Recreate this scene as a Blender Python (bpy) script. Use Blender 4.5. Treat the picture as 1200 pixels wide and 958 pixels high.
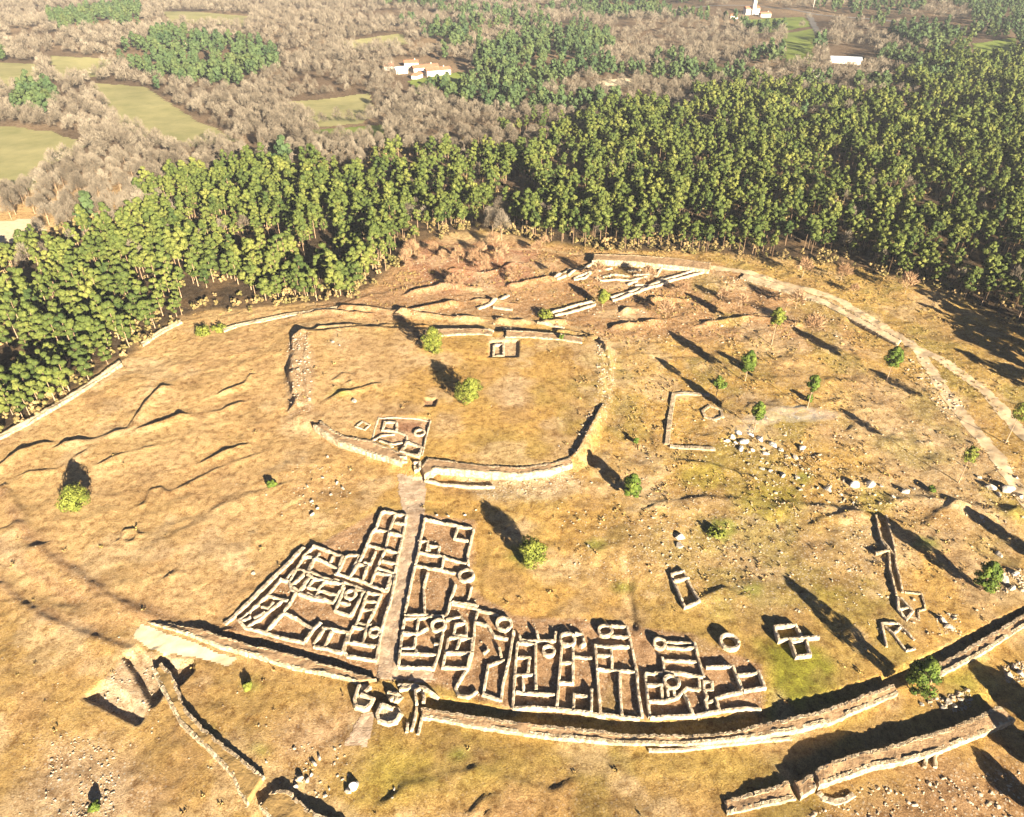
import bpy, bmesh, math, random
import numpy as np
from mathutils import Vector
random.seed(7); rng = np.random.default_rng(7)
for o in list(bpy.data.objects): bpy.data.objects.remove(o)
SC = bpy.context.scene
COL = SC.collection
R = math.radians

# ------------------------------------------------------------------ camera, sky, sun, exposure
CAM_H, PITCH, F = 136.0, R(35), 857.0
cd = bpy.data.cameras.new('camera'); cam = bpy.data.objects.new('camera', cd); COL.objects.link(cam)
cam.location = (0, 0, CAM_H); cam.rotation_euler = (R(90) - PITCH, 0, 0)
cd.sensor_fit = 'HORIZONTAL'; cd.sensor_width = 36.0; cd.lens = 36.0 * F / 1200
cd.clip_start = 1; cd.clip_end = 20000
SC.camera = cam
SUN_EL, SUN_AZ = R(17), R(29)
w = bpy.data.worlds.new('World'); SC.world = w; w.use_nodes = True
wn = w.node_tree; wn.nodes.clear()
sk = wn.nodes.new('ShaderNodeTexSky'); sk.sky_type = 'NISHITA'; sk.sun_disc = False
sk.air_density = .14; sk.dust_density = .1; sk.ozone_density = 1.0; sk.sun_elevation = SUN_EL; sk.sun_rotation = math.pi - SUN_AZ
bg = wn.nodes.new('ShaderNodeBackground'); bg.inputs['Strength'].default_value = 0.05
wo = wn.nodes.new('ShaderNodeOutputWorld')
wn.links.new(sk.outputs[0], bg.inputs[0]); wn.links.new(bg.outputs[0], wo.inputs[0])
sd = bpy.data.lights.new('sun', 'SUN'); sd.energy = 5.0; sd.angle = R(0.5); sd.color = (1.0, 0.85, 0.62)
sun = bpy.data.objects.new('sun', sd); COL.objects.link(sun)
sun.rotation_euler = Vector((-math.sin(SUN_AZ)*math.cos(SUN_EL), math.cos(SUN_AZ)*math.cos(SUN_EL), -math.sin(SUN_EL))).to_track_quat('-Z', 'Y').to_euler()
vs = SC.view_settings; vs.view_transform = 'Standard'; vs.look = 'None'; vs.exposure = 2.4; vs.gamma = 1; vs.use_curve_mapping = False
HAZE_DENSITY = 0.000065
SC.cycles.use_denoising = True; SC.cycles.volume_bounces = 0; SC.cycles.max_bounces = 6; SC.cycles.diffuse_bounces = 1

# ------------------------------------------------------------------ numeric helpers
cp, sp = math.cos(PITCH), math.sin(PITCH)
def ray(px, py):
    return np.array([px - 600.0, cp*F + sp*(479 - py), -sp*F + cp*(479 - py)])
def at_plane(px, py, z):
    d = ray(px, py); t = (z - CAM_H) / d[2]
    return np.array([d[0]*t, d[1]*t])
def project(x, y, z):
    zz = z - CAM_H
    dep = y*cp - zz*sp; up = y*sp + zz*cp
    return 600 + F*x/dep, 479 - F*up/dep
def _hash(ix, iy, seed):
    n = (ix.astype(np.int64)*374761393 + iy.astype(np.int64)*668265263 + seed*974711) & 0xffffffff
    n = ((n ^ (n >> 13))*1274126177) & 0xffffffff
    n = n ^ (n >> 16)
    return (n & 0xffff)/65535.0
def vnoise(x, y, scale, seed):
    x = np.asarray(x, float)/scale; y = np.asarray(y, float)/scale
    ix = np.floor(x); iy = np.floor(y); fx = x-ix; fy = y-iy
    fx = fx*fx*(3-2*fx); fy = fy*fy*(3-2*fy)
    a = _hash(ix, iy, seed); b = _hash(ix+1, iy, seed); c = _hash(ix, iy+1, seed); d = _hash(ix+1, iy+1, seed)
    return (a*(1-fx)+b*fx)*(1-fy) + (c*(1-fx)+d*fx)*fy - 0.5
def fbm(x, y, scale, seed, octv=4, gain=.5):
    s = 0; a = 1
    for k in range(octv):
        s = s + a*vnoise(x, y, scale/2**k, seed+k*17); a *= gain
    return s
def inside(x, y, poly):
    r = np.zeros(np.shape(x), bool); n = len(poly)
    for i in range(n):
        x1, y1 = poly[i]; x2, y2 = poly[(i+1) % n]
        if y1 == y2: continue
        r ^= ((y1 > y) != (y2 > y)) & (x < (x2-x1)*(y-y1)/(y2-y1)+x1)
    return r
def dist_poly(x, y, pts, closed=False):
    d = np.full(np.shape(x), 1e9)
    n = len(pts)
    for i in range(n if closed else n-1):
        ax, ay = pts[i]; bx, by = pts[(i+1) % n]
        vx, vy = bx-ax, by-ay; L = vx*vx+vy*vy + 1e-9
        t = np.clip(((x-ax)*vx+(y-ay)*vy)/L, 0, 1)
        d = np.minimum(d, np.hypot(x-ax-t*vx, y-ay-t*vy))
    return d
def sstep(a, b, v):
    t = np.clip((v-a)/(b-a), 0, 1); return t*t*(3-2*t)
def G(pts, crop=None, z=0.0):                       # picture outline -> plan on the ground
    if crop:
        x0, y0, s = crop; pts = [(x0+p[0]/s, y0+p[1]/s) for p in pts]
    return [tuple(at_plane(p[0], p[1], z)) for p in pts]
def crop(c, pts):
    x0, y0, s = c; return [(x0+p[0]/s, y0+p[1]/s) for p in pts]
S8 = 958/120
cA=(260,630,S8); cB=(360,590,S8); cC=(360,670,S8); cD=(460,590,S8); cE=(460,700,S8); cF=(530,700,S8)
cG=(590,720,S8); cH=(680,720,S8); cI=(740,720,S8); cJ=(800,720,S8); cK=(390,760,S8)
cL=(390,460,8.557); cM=(560,280,4.444); cN=(760,440,6); cO=(1000,580,4.79); cP=(300,860,6)
cX4=(740,680,3.992); cW=(0,240,2.995); cW2=(0,500,3.0); cQ=(80,740,7.5); cSE=(820,840,6.305); cCR=(340,360,3.158)

# ------------------------------------------------------------------ terrain
def axis(lo, hi, step, far_lo, far_hi, grow=1.07):
    a = list(np.arange(lo, hi+1e-6, step))
    s = step; v = hi
    while v < far_hi: s *= grow; s = min(s, 60); v += s; a.append(v)
    s = step; v = lo; b = []
    while v > far_lo: s *= grow; s = min(s, 60); v -= s; b.append(v)
    return np.array(b[::-1] + a)
GX = axis(-215, 235, 0.55, -5200, 5200); GY = axis(60, 335, 0.5, -400, 9000, 1.03)
XX, YY = np.meshgrid(GX, GY)
NEAR = sstep(480, 330, np.hypot(XX*.8, YY))
RING = [(163,722),(245,742),(340,769),(415,792),(470,812),(510,838),(600,851),(735,866),(815,867),(915,854),(980,838),(1050,810),(1153,762),(1230,715),
        (1300,600),(1250,520),(1150,455),(1060,392),(970,345),(870,318),(785,303),(695,298),(640,305),(500,330),(400,357),(213,375),(143,423),(67,473),(-20,520),(-60,640),(20,690),(90,725)]
CROA = [(357,392),(345,440),(352,487),(372,497),(430,523),(472,538),(490,546),(560,548),(640,546),(670,539),(690,505),(704,450),(706,408),(690,399),(590,391),(500,388),(420,385)]
VILLAGE = [(258,744),(350,642),(372,638),(448,598),(557,612),(554,690),(600,722),(720,728),(742,732),(810,745),(892,780),(897,834),(760,846),(600,832),(500,800),(440,797)]
ring_w = G(RING); croa_w = G(CROA, z=2.0); vill_w = G(VILLAGE)
d = dist_poly(XX, YY, ring_w, True); ins = inside(XX, YY, ring_w)
sd_ring = np.where(ins, d, -d)
HH = -0.35*sstep(0.8, -2.6, sd_ring)
HH += -1.3*sstep(-5, -45, sd_ring)*sstep(140, 100, YY)
d = dist_poly(XX, YY, croa_w, True); insc = inside(XX, YY, croa_w); sd_croa = np.where(insc, d, -d)
HH += 2.0*sstep(-4.5, 0.5, sd_croa)
HH += 0.6*sstep(-45, -4, sd_croa)
vmask = np.where(inside(XX, YY, vill_w), 1.0, 0.0)
dv = dist_poly(XX, YY, vill_w, True); vmask = np.maximum(vmask, sstep(4, 0, dv))
rough = NEAR*(1-.85*vmask)*(1-.45*sstep(-2, 6, sd_croa))
HH += rough*(0.9*fbm(XX, YY, 26, 3, 3) + .32*fbm(XX, YY, 5, 11, 3)+ .16*fbm(XX, YY, 1.9, 31, 2))
rightz = sstep(0, 60, XX)*sstep(130, 170, YY+XX*.2)*rough
HH += vmask*(.32*fbm(XX, YY, 3.4, 21, 3)+.12*fbm(XX, YY, 1.2, 22, 2))*NEAR
HH += rightz*(.75*np.maximum(fbm(XX, YY, 7, 41, 3), -.1))
HH += (1-NEAR)*(22*fbm(XX, YY, 330, 5, 3) - 4)*sstep(420, 800, YY)
def ridge(pts, h, wd, c=None, lee=.42):
    global HH
    q = G(crop(c, pts) if c else pts)
    xs = [p[0] for p in q]; ys = [p[1] for p in q]; m = wd*3.2
    i0, i1 = np.searchsorted(GX, [min(xs)-m, max(xs)+m]); j0, j1 = np.searchsorted(GY, [min(ys)-m, max(ys)+m])
    sx, sy = XX[j0:j1, i0:i1], YY[j0:j1, i0:i1]
    dd = dist_poly(sx, sy, q); wl = wd
    if h > 0 and lee:
        e = .4                                     # which side of the crest a point lies on, as the slope away from the sun is the steep one
        gx_ = dist_poly(sx-math.sin(SUN_AZ)*e, sy+math.cos(SUN_AZ)*e, q)-dist_poly(sx+math.sin(SUN_AZ)*e, sy-math.cos(SUN_AZ)*e, q)
        wl = np.where(gx_ > 0, wd*lee, wd*1.5)
    hh = h*(1+.6*fbm(sx, sy, 5, 77, 2))*np.exp(-(dd/wl)**2)*sstep(-.5, .1, fbm(sx, sy, 9, 78, 2)+.12)
    HH[j0:j1, i0:i1] += hh
for pts, h, wd in [([(230,842),(340,822),(450,787),(490,737),(520,697),(570,647)],1.1,1.7),([(480,792),(560,772),(630,747)],.9,1.4),
                   ([(370,902),(430,877),(540,852),(620,832)],.8,1.3),([(720,902),(780,877),(850,847)],.7,1.2),([(640,747),(780,727),(840,702)],.6,1.3),
                   ([(780,667),(860,637),(880,607)],.6,1.2),([(0,920),(80,870),(150,842)],1.1,1.6),([(100,940),(200,930),(330,850)],.4,1.5),([(640,990),(760,930),(900,880)],.4,1.2)]:
    ridge(pts, h, wd, cW)
for pts, h, wd in [([(0,686),(20,705),(50,725),(90,742),(140,760),(165,765)],.5,2.6),([(20,614),(47,647),(87,671),(127,701),(160,717),(207,734),(250,744)],.5,2.6),
                   ([(0,660),(40,690),(90,705)],-.5,3),([(5,570),(25,600),(40,640)],.5,2),
                   ([(345,395),(340,440),(348,480)],1.2,1.4),([(362,400),(358,440),(362,478)],.5,1.0),([(686,399),(702,403),(715,430),(712,470),(692,510),(676,540)],1.3,1.5),([(655,391),(690,397),(706,411),(715,432)],1.0,1.3),([(498,386),(430,384),(375,388),(352,398)],1.2,1.3),
                   ([(170,590),(176,574),(188,571),(195,577)],.45,1.0),([(142,632),(146,622),(158,620),(163,627),(155,635),(146,634)],.4,.9),
                   ([(200,675),(207,668),(213,671)],.5,1.0),([(395,452),(403,446),(412,447),(414,454)],.5,1.1),([(380,480),(395,470),(410,468)],.4,1.1),
                   ([(360,485),(400,470),(440,458)],.5,1.4),([(560,945),(570,935),(576,950)],.5,1.5),([(470,925),(560,905),(640,930)],.5,3),
                   ([(470,370),(520,358),(560,352),(600,358)],1.5,1.6),([(480,345),(520,335),(560,338)],1.3,1.5),([(530,315),(570,322),(600,310)],1.3,1.5),
                   ([(600,335),(640,327),(690,318)],1.5,1.5),([(720,385),(760,378),(800,370)],1.3,1.5),([(730,365),(770,350),(800,352)],1.4,1.5),
                   ([(820,380),(880,372),(930,380)],1.2,1.6),([(905,350),(950,356),(990,372)],1.3,1.6),([(400,362),(440,366),(520,374),(600,378),(660,380)],1.5,1.5),
                   ([(345,372),(380,366),(430,372)],1.3,1.4),([(770,592),(830,585),(900,590),(1000,597),(1080,585),(1180,600)],.5,3),
                   ([(780,540),(830,545),(880,560)],.5,2),([(735,650),(738,700),(743,735)],-.5,.9),([(820,702),(850,690),(865,700)],.5,1.4),
                   ([(960,610),(1000,600),(1040,610)],.5,2),([(1090,610),(1120,590),(1150,600)],.7,2.5),([(1000,500),(1040,515),(1080,520)],.4,2),
                   ([(880,475),(930,480),(980,470)],.35,2),([(250,600),(300,580),(370,560)],.25,2.5),([(180,640),(240,610),(290,570)],.22,3)]:
    ridge(pts, h, wd)
for pts, dep, soft in [(crop(cQ,[(480,220),(560,180),(610,130),(700,200),(760,240),(830,200),(900,250),(1090,240),(1090,320),(970,440),(830,520),(730,640),(640,460),(560,330)]),-1.7,.4),
                       (crop(cQ,[(130,560),(240,450),(290,420),(380,460),(560,590),(640,740),(600,790),(400,690),(250,610)]),-1.3,.4),
                       ([(250,739),(290,746),(340,759),(390,772),(440,791),(443,798),(392,785),(340,770),(300,761),(262,750)],-1.0,.5),
                       ([(500,816),(560,826),(600,833),(700,842),(762,848),(850,840),(895,833),(980,812),(1045,790),(1080,774),(1125,752),(1215,706),(1215,716),(1150,754),(1093,785),(1047,805),(980,831),(895,852),(818,865),(740,865),(630,853),(557,843),(500,834)],-1.15,.6),
                       ([(925,900),(955,890),(1000,868),(1060,850),(1103,838),(1172,808),(1176,828),(1150,839),(1103,857),(1060,870),(1000,886),(956,906),(931,918)],-1.0,1.6),
                       (crop(cL,[(930,70),(1040,75),(1020,150),(910,150)]),-.9,.3),
                       ([(574,402),(608,400),(607,420),(572,420)],-.9,.4),
                       (crop(cL,[(470,240),(980,280),(890,630),(400,480)]),-.45,.5)]:
    q = G(pts, z=2.0 if dep in (-.9,-.45) and pts[0][1] < 560 else 0.0)
    dd = dist_poly(XX, YY, q, True); ii = inside(XX, YY, q)
    HH += dep*sstep(-soft, soft, np.where(ii, dd, -dd))
def hz(x, y):
    fi = np.interp(x, GX, np.arange(len(GX))); fj = np.interp(y, GY, np.arange(len(GY)))
    i = np.clip(np.floor(fi).astype(int), 0, len(GX)-2); j = np.clip(np.floor(fj).astype(int), 0, len(GY)-2)
    a = fi-i; b = fj-j
    return (HH[j, i]*(1-a)+HH[j, i+1]*a)*(1-b)+(HH[j+1, i]*(1-a)+HH[j+1, i+1]*a)*b
def P(px, py, up=0.0):                              # ground point seen at a picture position (up metres above it)
    z = 0.0
    for _ in range(8):
        x, y = at_plane(px, py, z+up); z = float(hz(x, y))
    return Vector((x, y, z))

# ------------------------------------------------------------------ materials
def mat(name, rough=.9):
    m = bpy.data.materials.new(name); m.use_nodes = True
    b = m.node_tree.nodes['Principled BSDF']; b.inputs['Roughness'].default_value = rough
    b.inputs['Specular IOR Level'].default_value = .15
    return m, m.node_tree, b
def node(nt, t, **kw):
    n = nt.nodes.new(t)
    for k, v in kw.items():
        if k in n.inputs: n.inputs[k].default_value = v
        else: setattr(n, k, v)
    return n
def noise_tex(nt, vec, scale, detail=4, rough=.6):
    n = node(nt, 'ShaderNodeTexNoise'); n.inputs['Scale'].default_value = scale
    n.inputs['Detail'].default_value = detail; n.inputs['Roughness'].default_value = rough
    nt.links.new(vec, n.inputs['Vector']); return n
def mulmix(nt, a, b, fac=1.0, mode='MULTIPLY'):
    m = node(nt, 'ShaderNodeMix'); m.data_type = 'RGBA'; m.blend_type = mode
    for s, v in ((m.inputs[0], fac), (m.inputs[6], a), (m.inputs[7], b)):
        if hasattr(v, 'is_linked'): nt.links.new(v, s)
        else: s.default_value = v
    return m.outputs[2]
def ramp(nt, fac, stops):
    r = node(nt, 'ShaderNodeValToRGB'); e = r.color_ramp.elements
    while len(e) < len(stops): e.new(.5)
    for k, (p, c) in enumerate(stops): e[k].position = p; e[k].color = (*c, 1) if len(c) == 3 else c
    nt.links.new(fac, r.inputs[0]); return r.outputs[0]
def bump(nt, b, hgt, strength, dist):
    n = node(nt, 'ShaderNodeBump'); n.inputs['Strength'].default_value = strength; n.inputs['Distance'].default_value = dist
    nt.links.new(hgt, n.inputs['Height']); nt.links.new(n.outputs[0], b.inputs['Normal'])
def position(nt): return node(nt, 'ShaderNodeNewGeometry').outputs['Position']

def ground_material():
    m, nt, b = mat('dry_grass_ground', .95)
    at = node(nt, 'ShaderNodeAttribute'); at.attribute_name = 'tint'
    pos = position(nt)
    n1 = noise_tex(nt, pos, .055, 6, .7); n2 = noise_tex(nt, pos, .5, 9, .78); n3 = noise_tex(nt, pos, 3.2, 5, .8)
    c = mulmix(nt, at.outputs['Color'], ramp(nt, n1.outputs[0], [(.3,(.74,.72,.66)),(.5,(1,1,1)),(.72,(1.12,1.16,1.22))]))
    c = mulmix(nt, c, ramp(nt, n2.outputs[0], [(.36,(.46,.36,.27)),(.5,(.98,.96,.93)),(.64,(1.3,1.3,1.3))]))
    c = mulmix(nt, c, ramp(nt, n3.outputs[0], [(.33,(.5,.44,.37)),(.52,(1.02,1.02,1.02)),(.68,(1.4,1.4,1.4))]))
    v = node(nt, 'ShaderNodeTexVoronoi'); v.inputs['Scale'].default_value = 1.1; nt.links.new(pos, v.inputs['Vector'])
    st = node(nt, 'ShaderNodeMath'); st.operation = 'LESS_THAN'; st.inputs[1].default_value = .26; nt.links.new(v.outputs['Distance'], st.inputs[0])
    mm = node(nt, 'ShaderNodeMath'); mm.operation = 'MULTIPLY'; nt.links.new(st.outputs[0], mm.inputs[0]); nt.links.new(at.outputs['Alpha'], mm.inputs[1])
    c = mulmix(nt, c, (.52,.45,.36,1), mm.outputs[0], 'MIX')
    nt.links.new(c, b.inputs['Base Color'])
    ad = node(nt, 'ShaderNodeMath'); ad.operation = 'MULTIPLY_ADD'; ad.inputs[1].default_value = .5
    hm = node(nt, 'ShaderNodeMath'); hm.operation = 'MULTIPLY'; hm.inputs[1].default_value = .55; nt.links.new(n2.outputs[0], hm.inputs[0])
    nt.links.new(n3.outputs[0], ad.inputs[0]); nt.links.new(hm.outputs[0], ad.inputs[2])
    bump(nt, b, ad.outputs[0], 1.0, .8)
    return m
def stone_material(name, c1, c2, c3, cell=2.2, dist=.12):
    m, nt, b = mat(name, .9); pos = position(nt)
    v = node(nt, 'ShaderNodeTexVoronoi'); v.inputs['Scale'].default_value = cell; nt.links.new(pos, v.inputs['Vector'])
    sepn = node(nt, 'ShaderNodeSeparateColor'); nt.links.new(v.outputs['Color'], sepn.inputs[0])
    n = noise_tex(nt, pos, .5, 5, .7)
    c = ramp(nt, sepn.outputs[0], [(0,c1),(.5,c2),(1,c3)])
    c = mulmix(nt, c, ramp(nt, n.outputs[0], [(.3,(.68,.62,.54)),(.55,(1,1,1)),(.75,(1.12,1.12,1.1))]))
    nt.links.new(c, b.inputs['Base Color']); 
    v2 = node(nt, 'ShaderNodeTexVoronoi'); v2.feature = 'DISTANCE_TO_EDGE'; v2.inputs['Scale'].default_value = cell; nt.links.new(pos, v2.inputs['Vector'])
    rr = ramp(nt, v2.outputs['Distance'], [(0,(0,0,0)),(.12,(1,1,1))])
    bump(nt, b, rr, .8, dist); return m
def noisy(name, c1, c2, scale, rough=.9, strength=.5, dist=.2, mid=.5):
    m, nt, b = mat(name, rough); pos = position(nt); n = noise_tex(nt, pos, scale, 5, .68)
    nt.links.new(ramp(nt, n.outputs[0], [(mid-.2,c1),(mid+.2,c2)]), b.inputs['Base Color'])
    bump(nt, b, n.outputs[0], strength, dist); return m
def leaf_material(name, c1, c2, c3, scale=.06):
    m, nt, b = mat(name, .8); pos = position(nt)
    n = noise_tex(nt, pos, scale, 3, .6); n2 = noise_tex(nt, pos, .9, 2, .6)
    c = ramp(nt, n.outputs[0], [(.3,c1),(.5,c2),(.7,c3)])
    c = mulmix(nt, c, ramp(nt, n2.outputs[0], [(.3,(.65,.7,.7)),(.6,(1.1,1.1,1.05))]))
    nt.links.new(c, b.inputs['Base Color']); return m
def plain(name, c, rough=.8, v=.12):
    return noisy(name, tuple(x*(1-v) for x in c), tuple(min(1, x*(1+v)) for x in c), .8, rough, .1, .05)
M = dict(
    ground=ground_material(),
    wall=stone_material('granite_masonry', (.32,.26,.19),(.45,.38,.285),(.57,.495,.39), 1.7, .05),
    oldwall=stone_material('weathered_masonry', (.27,.21,.14),(.38,.3,.2),(.46,.38,.28), 1.6),
    face=stone_material('rampart_masonry', (.27,.215,.14),(.41,.34,.235),(.54,.46,.34), 1.5, .1),
    earth=noisy('earth_fill', (.22,.135,.075),(.42,.29,.17), .9, .95, .8, .4),
    turf=noisy('turf_fill', (.2,.13,.055),(.37,.25,.10), .7, .95, .8, .4),
    boulder=noisy('granite_boulder', (.24,.21,.175),(.47,.43,.38), 1.1, .85, .9, .35),
    quartz=noisy('white_rock', (.5,.48,.46),(.74,.72,.7), 1.0, .8, .7, .3),
    rubble=noisy('granite_rubble', (.26,.2,.14),(.46,.38,.29), .25, .9, .2, .1),
    paving=stone_material('lane_paving', (.34,.25,.18),(.42,.32,.235),(.47,.37,.28), 1.4, .06),
    track=noisy('bare_track', (.40,.29,.17),(.56,.44,.3), .5, .95, .5, .2),
    pale=noisy('pale_bare_earth', (.48,.39,.26),(.66,.56,.4), .4, .95, .4, .2),
    pine=leaf_material('pine_needles', (.034,.056,.016),(.08,.102,.024),(.165,.172,.044), .075),
    pine2=leaf_material('far_pine_needles', (.035,.065,.03),(.06,.09,.035),(.09,.11,.04), .03),
    bright=leaf_material('young_pine_needles', (.085,.11,.018),(.15,.17,.03),(.21,.22,.045), .35),
    dark=leaf_material('evergreen_needles', (.05,.085,.015),(.085,.125,.02),(.14,.17,.03), .3),
    bare=leaf_material('bare_twigs', (.085,.068,.052),(.17,.14,.11),(.27,.23,.185), .07),
    rust=leaf_material('rusty_twigs', (.24,.13,.075),(.35,.22,.13),(.45,.3,.19), .1),
    tussock=leaf_material('tussock_blades', (.2,.12,.055),(.33,.22,.095),(.29,.235,.07), .12),
    under=leaf_material('undergrowth_leaves', (.12,.12,.035),(.24,.18,.08),(.34,.23,.12), .14),
    bark=noisy('pine_bark', (.24,.16,.1),(.4,.29,.19), 1.2, .9, .4, .1),
    field=noisy('pale_meadow', (.2,.2,.085),(.34,.31,.15), .04, .95, .3, .3),
    lush=noisy('green_meadow', (.1,.145,.03),(.19,.23,.05), .05, .95, .3, .3),
    plaster=plain('white_plaster', (.6,.57,.52)), tile=noisy('clay_tile', (.25,.1,.06),(.36,.17,.11), .6, .85, .4, .1),
    tin=plain('pale_sheet_roof', (.5,.56,.66), .45), glass=plain('dark_glass', (.03,.04,.06), .2), asphalt=plain('asphalt', (.16,.15,.145)),
    wood=plain('weathered_door', (.14,.08,.05)), soil=noisy('red_soil', (.2,.09,.05),(.33,.17,.1), .8, .95, .5, .2),
)

# ------------------------------------------------------------------ object helpers
def tag(o, label=None, cat=None, group=None, kind=None):
    if label: o['label'] = label
    if cat: o['category'] = cat
    if group: o['group'] = group
    if kind: o['kind'] = kind
    return o
def link(name, me, m, parent=None):
    if m and not me.materials: me.materials.append(m)
    o = bpy.data.objects.new(name, me); COL.objects.link(o)
    if parent:
        o.parent = parent; o.matrix_parent_inverse = parent.matrix_basis.inverted()
    return o
def empty(name, loc, label, cat, group=None):
    o = bpy.data.objects.new(name, None); COL.objects.link(o); o.location = loc; o.empty_display_size = .5
    return tag(o, label, cat, group)
def mesh_np(name, V, Fq):
    V = np.asarray(V, np.float32); Fq = np.asarray(Fq, np.int32); k = Fq.shape[1]
    me = bpy.data.meshes.new(name); me.vertices.add(len(V)); me.vertices.foreach_set('co', V.ravel())
    me.loops.add(Fq.size); me.loops.foreach_set('vertex_index', Fq.ravel())
    me.polygons.add(len(Fq)); me.polygons.foreach_set('loop_start', np.arange(len(Fq), dtype=np.int32)*k)
    me.update(calc_edges=True); return me
def mesh_py(name, V, Fc):
    me = bpy.data.meshes.new(name); me.from_pydata([tuple(v) for v in V], [], Fc); me.update(); return me

# ground sheet
ny, nx = XX.shape
tint = np.zeros((ny, nx, 4), np.float32)
def setc(mask, c, a=None):
    mk = mask[..., None]
    tint[..., :3] = tint[..., :3]*(1-mk) + np.array(c, np.float32)*mk
    if a is not None: tint[..., 3] = tint[..., 3]*(1-mask) + a*mask
one = np.ones_like(XX)
setc(one, (.42,.27,.088), .12)
n_big = fbm(XX, YY, 34, 91, 4)
setc(sstep(.0,.35, n_big)*.65, (.33,.24,.075))
setc(sstep(.05,.4, fbm(XX, YY, 20, 55, 4))*.7, (.44,.32,.19))
left = sstep(-20, -70, XX); setc(left*.8, (.48,.33,.165))
setc(sstep(5, 45, XX)*sstep(120, 150, YY)*.5, (.37,.255,.085), .75)
def zone(pts, c, a=None, soft=2.0, amt=1.0, nz=.5, z=0):
    q = G(pts, z=z); dd = dist_poly(XX, YY, q, True); ii = inside(XX, YY, q)
    s = np.where(ii, dd, -dd) + soft*nz*2*fbm(XX, YY, max(3, soft*2), 13, 3)
    setc(amt*sstep(-soft, soft, s), c, a)
setc(sstep(-1, -8, sd_ring)*.65*sstep(300,200,YY), (.33,.22,.07))
zone([(470,275),(640,285),(860,312),(1000,372),(1010,420),(880,400),(700,395),(600,372),(470,380),(340,372),(440,330)], (.34,.205,.11), .55, 6, .85)
zone([(480,280),(620,290),(640,330),(520,345),(470,310)], (.34,.18,.11), .4, 5, .8)
zone(VILLAGE, (.35,.225,.13), .4, .8, 1, .6)
zone([(895,755),(950,745),(985,785),(950,830),(905,838)], (.235,.235,.03), 0, 3, .95)
zone([(1100,790),(1150,775),(1150,810),(1110,825)], (.3,.27,.05), 0, 3, .8)
zone([(420,875),(520,880),(640,905),(560,930),(430,930)], (.33,.27,.06), .05, 6, .8)
zone([(380,830),(430,835),(420,880),(330,890),(340,850)], (.42,.29,.18), .3, 6, .8)
zone([(500,862),(720,890),(900,880),(1000,850),(1100,820),(1100,845),(960,890),(860,930),(600,930)], (.36,.265,.08), .05, 5, .7)
zone([(640,905),(860,940),(1000,958),(560,990),(500,940)], (.3,.185,.085), .2, 6, .7)
zone([(950,958),(1090,900),(1200,900),(1250,990),(950,990)], (.27,.16,.09), .6, 6, .75)
zone([(40,860),(120,850),(180,930),(120,990),(30,960)], (.42,.31,.21), .8, 5, .7)
zone([(700,400),(722,420),(716,480),(690,520),(676,545),(664,540),(700,470)], (.38,.265,.15), .7, 1.6, .85)
zone([(358,390),(372,440),(365,490),(340,490),(336,440),(340,400)], (.38,.265,.16), .7, 1.6, .75)
zone([(540,562),(660,555),(680,575),(640,590),(560,585)], (.5,.4,.27), .9, 2, .8)
zone([(640,670),(760,610),(900,600),(1040,620),(1050,700),(900,690),(760,690)], (.42,.31,.17), .9, 8, .6)
zone([(1000,430),(1130,480),(1200,560),(1200,640),(1050,560),(960,500)], (.45,.34,.22), .5, 8, .6)
zone(crop(cQ,[(480,220),(610,130),(830,200),(1090,240),(970,440),(730,640),(640,740),(600,790),(400,690),(130,560),(290,420),(420,300)]), (.5,.39,.27), .5, 1, .95)
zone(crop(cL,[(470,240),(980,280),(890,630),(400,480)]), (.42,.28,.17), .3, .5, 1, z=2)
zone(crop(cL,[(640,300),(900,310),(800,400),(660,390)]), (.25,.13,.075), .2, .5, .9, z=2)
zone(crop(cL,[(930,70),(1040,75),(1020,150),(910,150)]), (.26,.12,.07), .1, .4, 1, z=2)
zone([(574,398),(608,396),(607,420),(572,420)], (.42,.3,.19), .3, .5, 1, z=2)
def band(line, wd, c, soft, amt, a=None):
    q = G(line); dd = dist_poly(XX, YY, q)
    setc(amt*sstep(wd+soft, wd-soft, dd+2.5*fbm(XX, YY, 6, 19, 3)), c, a)
for ln in ([(0,682),(20,700),(50,720),(90,737),(140,755),(170,765)], [(0,575),(20,610),(47,643),(87,667),(127,697),(160,713),(207,730),(250,740)], [(0,640),(40,672),(90,700)]):
    band(ln, 1.2, (.3,.185,.105), 1.4, .7, .3)
for ln, wd in [([(35,500),(75,470),(140,440),(200,415)],.5), ([(300,600),(290,640),(275,680)],.4), ([(740,600),(800,588),(900,592),(1000,600),(1080,588),(1190,606)],1.6), ([(345,372),(420,366),(520,370),(600,376),(690,388)],1.2), ([(710,400),(735,440),(725,500),(700,560)],.9), ([(730,640),(735,690),(742,732)],.7), ([(480,285),(560,290),(640,292),(700,300)],1.2)]:
    band(ln, wd, (.5,.38,.22), .8, .6)
olive = sstep(.05,.3, fbm(XX, YY, 17, 141, 3))*sstep(-30, 40, XX)*NEAR; setc(olive*.55*sstep(330,290,YY), (.235,.2,.055))
setc(sstep(.12,.36, fbm(XX, YY, 11, 151, 4))*NEAR*.42*(1-vmask), (.29,.18,.09))
setc(sstep(.16,.36, fbm(XX, YY, 13, 161, 4))*NEAR*.5*(1-vmask), (.5,.38,.235))
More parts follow.
